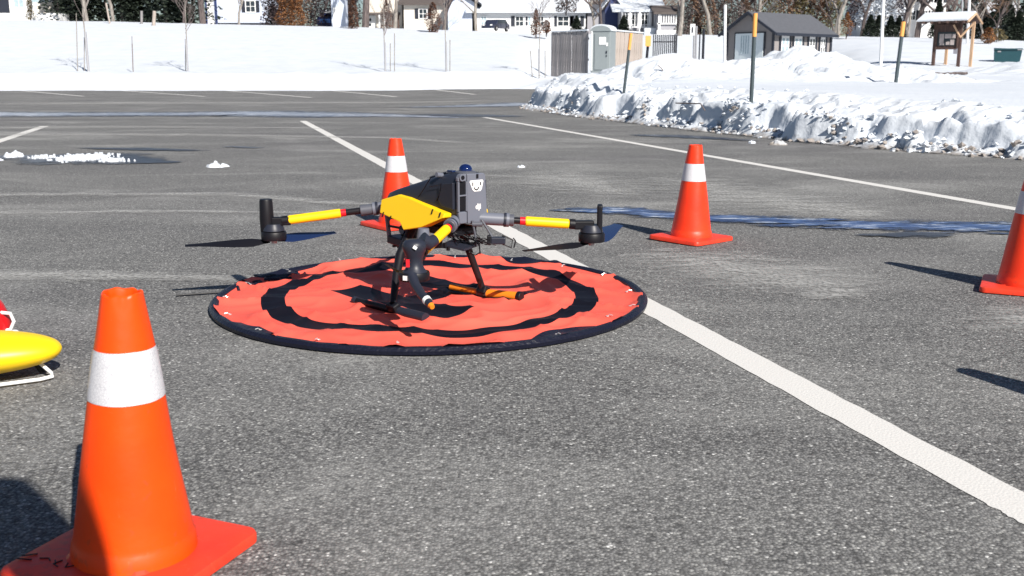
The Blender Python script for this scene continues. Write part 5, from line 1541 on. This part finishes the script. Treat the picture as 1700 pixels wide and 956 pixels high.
# the belt of bare trees behind the houses
for i in range(78):
    px = 380 + i * 17 + rg.uniform(-7, 7)
    if 1268 < px < 1385 and i % 3: Y = rg.uniform(150, 175)
    elif 1600 < px and i % 3: continue
    else: Y = rg.uniform(112, 150)
    if px > 1125 and px < 1260: Y = rg.uniform(92, 120)
    p = at(px, 50, Y)
    tree(rg.choice((0, 1, 2, 3, 3, 4)), p.x, Y, "bare tree, " + ORD[cnt.setdefault(near_what(px), [0, 0])[1]] + " from the left in the belt behind the " + near_what(px), rg.uniform(.75, 1.15), rg.uniform(0, 6.28), "bare trees in the belt behind the houses"); cnt[near_what(px)][1] += 1

# evergreens: cones of small drooping fans
def leafcloud(mb, pts, size, rg, n):
    for i in range(n):
        c = pts(); a = rg.uniform(0, 6.28); t = rg.uniform(-.6, .6); s = size * rg.uniform(.6, 1.3)
        u = Vector((math.cos(a), math.sin(a), t)).normalized() * s; w = Vector((-math.sin(a), math.cos(a), rg.uniform(-.5, .5))).normalized() * s * .45
        d = Vector((0, 0, -s * .2))
        mb.add([c - u * .5, c + w, c + u * .6 + d, c - w], [(0, 1, 2), (0, 2, 3)])
def evergreen(seed, H, Rr, m, nm="evergreen_tree", n=2600):
    rg = random.Random(seed); mb = MB()
    def pt():
        f = rg.random() ** .8; z = .2 + f * (H - .2)
        tier = 1 - .25 * ((z * 1.3) % 1.0)
        r = Rr * (1 - f * .93) * tier * (rg.random() ** .35); a = rg.uniform(0, 6.28)
        return Vector((r * math.cos(a) * (1 + .2 * math.sin(a * 3 + seed)), r * math.sin(a), z))
    leafcloud(mb, pt, .32, rg, n)
    e = empty(nm)
    mb.build("crown", m, e)
    MB().tube([(0, 0, -.5), (0, 0, H * .95)], [.14, .02], 7).build("trunk", M['barkd'], e, smooth=True)
    return e
EV = [evergreen(1, 8.0, 2.6, M['ever']), evergreen(2, 6.0, 2.0, M['ever']), evergreen(3, 4.2, 2.0, M['ever'])]
evu = set()
def everg(k, px, Y, label, sc_=1.0, group=None, rz=0.0, nm=None):
    e = EV[k] if k not in evu else copy_tree(EV[k]); evu.add(k)
    p = at(px, 50, Y); e.location = (p.x, Y, terrain(p.x, Y) - .3); e.scale = (sc_,) * 3; e.rotation_euler = (0, 0, rz)
    for q in ('label', 'group'):
        if q in e: del e[q]
    return tag(e, label, "evergreen", group)
ORD_ = ("first", "second", "third", "fourth", "fifth", "sixth", "seventh", "eighth", "ninth", "tenth")
GR = "dark evergreens behind the left snow field"
for i, px in enumerate((100, 122, 150, 178, 204, 228, 252, 276, 300, 322)):
    everg(i % 3, px, 97 + (i * 37 % 7), "dark evergreen, " + ORD[i] + " from the left in the dense row right of the far left house", 1.0 + .1 * (i % 4), GR, i * .7)
everg(2, 455, 100, "low dark green bush between the pale blue house and the brown tree", .55)
GR2 = "dark evergreens at the right end of the field"
for i, px in enumerate((1556, 1574, 1618, 1630, 1645, 1660, 1676, 1690, 1706)):
    everg((i + 1) % 3, px, 86 + (i * 31 % 9), "dark evergreen, " + ORD[i] + " from the left in the row behind notice board and dumpster", .55 + .08 * (i % 3), GR2, i * .9)
everg(0, 1665, 104, "tallest pointed evergreen above the dumpster against the sky", .72, None, 1.0)
for i, px in enumerate((1444, 1458, 1478, 1492)):
    everg(2, px, 88 + i, "low dark evergreen shrub, " + ORD[i] + " from the left between shed and notice board", .5, "low evergreen shrubs left of the notice board", i)
everg(2, 957, 84, "dark low shrub right behind the weathered fence", .42); everg(2, 1035, 82, "dark low shrub in front of the navy house", .45)

def shrub(seed, px, pyb, Y, h, w, m, label, pointed=True, n=900, nm="shrub", leaf=.13):
    rg = random.Random(seed); mb = MB()
    def pt():
        f = rg.random() ** .9; z = f * h
        r = w / 2 * ((1 - f) ** .7 if pointed else math.sin(math.pi * min(1, f * .85 + .15)) ** .6) * rg.random() ** .4 * (1 + .25 * math.sin(seed + f * 9)); a = rg.uniform(0, 6.28)
        return Vector((r * math.cos(a), r * math.sin(a), z))
    leafcloud(mb, pt, leaf, rg, n)
    p = at(px, pyb, Y)
    e = empty(nm, p); mb.build("foliage", m, e)
    st_ = MB()
    for k_ in range(6): st_.tube([(0, 0, -.3), (rg.uniform(-w, w) * .3, rg.uniform(-w, w) * .3, h * rg.uniform(.7, 1.02))], [.03, .008], 4)
    st_.build("stem", M['barkd'], e)
    return tag(e, label, "shrub")
shrub(1, 51, 33, 92, 2.2, .85, M['straw'], "olive-brown upright shrub in front of the far left house")
shrub(2, 587, 57, 82, 2.9, 1.25, M['leafb'], "tall ragged brown shrub at the foot of the big grey trunk", True, 1300)
shrub(3, 642, 47, 84, 2.3, 1.15, M['leafb'], "pointed brown shrub before the cream house door")
shrub(4, 719, 58, 80, 2.4, 1.2, M['leafb'], "dense brown shrub in front of the low cream wing", False, 1300)
shrub(5, 890, 58, 78, 1.9, .95, M['leafb'], "pointed brown shrub in front of the ranch house")
shrub(6, 907, 54, 78.5, .9, .7, M['leafb'], "low brown shrub touching the pointed one by the ranch house", False, 500)
shrub(7, 483, 44, 90, 3.8, 2.6, M['leafo'], "orange-brown leafy small tree right of the pale blue house", False, 5200, leaf=.16)
shrub(8, 500, 44, 92, 3.2, 2.2, M['twigb'], "brown twiggy thicket beside the orange-brown tree", False, 1500)
shrub(9, 940, 20, 88, 3.0, 2.6, M['twig'], "round grey leafless bush hanging before the ranch house roof", False, 2200, leaf=.16)
shrub(10, 1405, 58, 80, 1.7, 1.3, M['leafo'], "orange-brown dry grass clump right of the shed", True, 700)
shrub(11, 1640, 72, 74, 1.1, 1.0, M['leafo'], "orange-brown bush left above the dumpster", False, 700)
shrub(12, 1652, 68, 78, .9, 1.6, M['straw'], "straw-coloured scrub behind the dumpster", False, 700)
for i in range(9):
    px = 1135 + i * 14
    shrub(20 + i, px, 58, 90 + (i % 3), 3.2, 1.6, M['twigb'] if i % 2 else M['twig'], "grey-brown leafless thicket, " + ORD[i] + " from the left before the trees left of the shed", False, 1100, leaf=.17)
for o in list(col.objects):
    if str(o.get('label', '')).startswith("grey-brown leafless thicket"): o['group'] = "leafless thickets left of the shed"
for i in range(5):
    shrub(40 + i, 1275 + i * 26, 44, 118, 3.4, 2.8, M['twigb'] if i % 2 else M['straw'], "brown scrub, " + ORD[i] + " clump from the left rising behind the shed roof", False, 900, leaf=.3)
for o in list(col.objects):
    if str(o.get('label', '')).startswith("brown scrub,"): o['group'] = "brown scrub behind the shed"
for i, (px, sc_) in enumerate(((455, 1), (470, 1.1), (515, 1), (535, 1.15), (565, 1), (580, 1.1), (1480, 1.2), (1420, 1.2))):
    shrub(70 + i, px, 44, 99 + (i % 3), 3.8 * sc_, 2.6, M['purple'], "purple-brown bare thicket, " + ORD[i] + " from the left behind the shrubs and sheds", False, 1800, leaf=.2)
for i, px in enumerate((690, 712, 740, 765)):
    shrub(90 + i, px, 30, 112, 6.0, 3.0, M['purple'], "tall purple-grey thicket, " + ORD[i] + " from the left above the low cream wing", False, 1800, leaf=.25)
# snow-laden tree
for sd, px, yy, lb in ((61, 1446, 60, "snow-laden shrub right of the shed"), (62, 1466, 58, "second snow-laden shrub, nearer the tall white pole")):
    shrub(sd, px, yy, 96, 4.2, 2.6, M['snow'], lb, False, 800, leaf=.28)

# ------------------------------------------------------------------ staked saplings in the field
def sapling(px, pyb, pytop, stakes, label, seed, r=.03, guard=True, Y=49.5):
    b = at(px, pyb, Y); e = empty("sapling", b)
    rg = random.Random(seed); k_ = mpx(Y)
    T = MB(); h = (pyb - pytop) * k_
    T.tube([(0, 0, -.4), (rg.uniform(-.05, .05), 0, h * .5), (rg.uniform(-.1, .1), 0, h)], [r, r * .8, r * .35], 7); T.build("trunk", M['bark'], e, smooth=True)
    C = MB()
    def gr(p, d, L_, rr, lv):
        q = p + d * L_; C.tube([p, p.lerp(q, .5) + Vector((rg.gauss(0, .03), rg.gauss(0, .03), 0)), q], [rr, rr * .8, rr * .4], 4, cap=False)
        if lv < 3:
            for i in range(3):
                a = rg.uniform(0, 6.28); gr(p.lerp(q, rg.uniform(.3, 1)), (d + Vector((math.cos(a) * .6, math.sin(a) * .6, .25))).normalized(), L_ * .6, rr * .55, lv + 1)
    for i in range(9):
        a = rg.uniform(0, 6.28); f = rg.uniform(.42, .98); gr(Vector((0, 0, h * f)), Vector((math.cos(a) * .45, math.sin(a) * .45, .8)).normalized(), h * .26, .013, 0)
    C.build("crown", M['twig'], e)
    if guard: MB().tube([(0, 0, -.1), (0, 0, h * .36)], r * 1.7, 8).build("trunk_guard", M['steel'], e, smooth=True)
    tag(e, label, "young tree", "staked saplings along the snow field")
    for dx, py1, nm_ in stakes:
        s0 = at(px + dx, pyb, Y + .3); s1 = at(px + dx - (2.5 if dx < -10 else 0), py1, Y + .3)
        post("tree_stake", s0, s1, .02, M['bark'], nm_, "stake")
sapling(147, 119, -60, [(-18, 22, "thin leaning stake left of the leftmost staked sapling"), (-7, 62, "short stake close left of the leftmost sapling")], "staked sapling with a grey trunk guard at the left of the snow field", 1, .035)
sapling(312, 120, -30, [(-4, 70, "short stake against the second sapling from the left")], "second staked sapling from the left, before the dark evergreens", 2, .028)
sapling(640, 123, -20, [(8, 72, "short stake right of the sapling before the cream house"), (15, 55, "thin far stake right of the sapling before the cream house")], "slim sapling in the field before the cream two-storey house", 3, .026)
sapling(741, 121, -20, [(6, 66, "thin stake right of the sapling before the garage gable")], "slim sapling in the field before the garage gable", 4, .026)
sapling(895, 117, 20, [(-12, 84, "short thin stake left of the sapling before the board fence"), (10, 84, "short thin stake right of the sapling before the board fence")], "small sapling just left of the weathered board fence", 5, .024)
post("stake", at(221, 119, 49), at(219, 60, 49), .022, M['twig'], "lone thin marker stake between the two left saplings", "stake", M['steel'], .2)
post("cut_post", at(255, 43, 80), at(256.5, 18, 80), .13, M['ftan'], "pale cut post standing on the crest before the evergreens", "post")
post("cut_post", at(235, 37, 82), at(235, 18, 82), .1, M['fgrey'], "small grey post on the crest left of the pale cut post", "post")
post("cut_post", at(182, 37, 82), at(176, 5, 82), .07, M['ftan'], "thin leaning pale post on the crest before the evergreens", "post")

# ------------------------------------------------------------------ photographer standing behind the camera (casts the shadow at lower left)
def photographer(x, y, rz):
    e = empty("person", (x, y, 0.0), rz)
    J = {'pel': ((0, 0, .95), .15), 'sp1': ((0, .01, 1.12), .155), 'ch': ((0, .0, 1.34), .165), 'nk': ((0, .01, 1.50), .065), 'hd0': ((0, .02, 1.58), .085), 'hd1': ((0, .03, 1.68), .105), 'hd2': ((0, .02, 1.77), .07)}
    for s in (-1, 1):
        n = 'l' if s < 0 else 'r'
        J['hip' + n] = ((s * .10, 0, .90), .105); J['kn' + n] = ((s * .13, .03, .50), .068); J['an' + n] = ((s * .14, -.02, .10), .050); J['to' + n] = ((s * .16, .14, .045), .042)
        J['sh' + n] = ((s * .19, 0, 1.42), .075); J['el' + n] = ((s * .25, .02, 1.12), .055); J['wr' + n] = ((s * .10, .16, .93), .035); J['pa' + n] = ((s * .055, .19, .88), .032)
    ks = list(J); ix = {k: i for i, k in enumerate(ks)}
    E_ = [('pel', 'sp1'), ('sp1', 'ch'), ('ch', 'nk'), ('nk', 'hd0'), ('hd0', 'hd1'), ('hd1', 'hd2')]
    for n in 'lr': E_ += [('pel', 'hip' + n), ('hip' + n, 'kn' + n), ('kn' + n, 'an' + n), ('an' + n, 'to' + n), ('ch', 'sh' + n), ('sh' + n, 'el' + n), ('el' + n, 'wr' + n), ('wr' + n, 'pa' + n)]
    me = bpy.data.meshes.new("body"); me.from_pydata([J[k][0] for k in ks], [(ix[a], ix[b]) for a, b in E_], []); me.update()
    o = bpy.data.objects.new("body", me); col.objects.link(o); o.parent = e; me.materials.append(M['cloth'])
    sk = o.modifiers.new("skin", 'SKIN'); sk.use_smooth_shade = True
    for i, k in enumerate(ks): me.skin_vertices[0].data[i].radius = (J[k][1],) * 2
    me.skin_vertices[0].data[0].use_root = True
    sb = o.modifiers.new("sub", 'SUBSURF'); sb.levels = 1; sb.render_levels = 2
    MB().lathe([(.115, 0), (.118, .05), (.09, .10), (.04, .125), (.0005, .13)], 20, (0, .02, 1.70)).build("knit_hat", M['cloth'], e, smooth=True)
    for s in (-1, 1):
        f_ = MB()
        for k_ in range(4):
            f_.tube([(s * .055, .20, .875 - k_ * .018), (s * .03, .235, .868 - k_ * .018), (s * .008, .232, .864 - k_ * .018)], [.0095, .009, .0075], 6)
        f_.tube([(s * .05, .19, .895), (s * .03, .205, .915), (s * .012, .215, .918)], [.011, .010, .008], 6)
        f_.build("hand", M['skin'], e, smooth=True)
    tag(e, "person in dark winter clothes standing behind the camera, shadow falling at lower left", "person")
    return e
pp_ = photographer(-0.06, -0.23, R(12)); pp_.scale = (1.2,) * 3
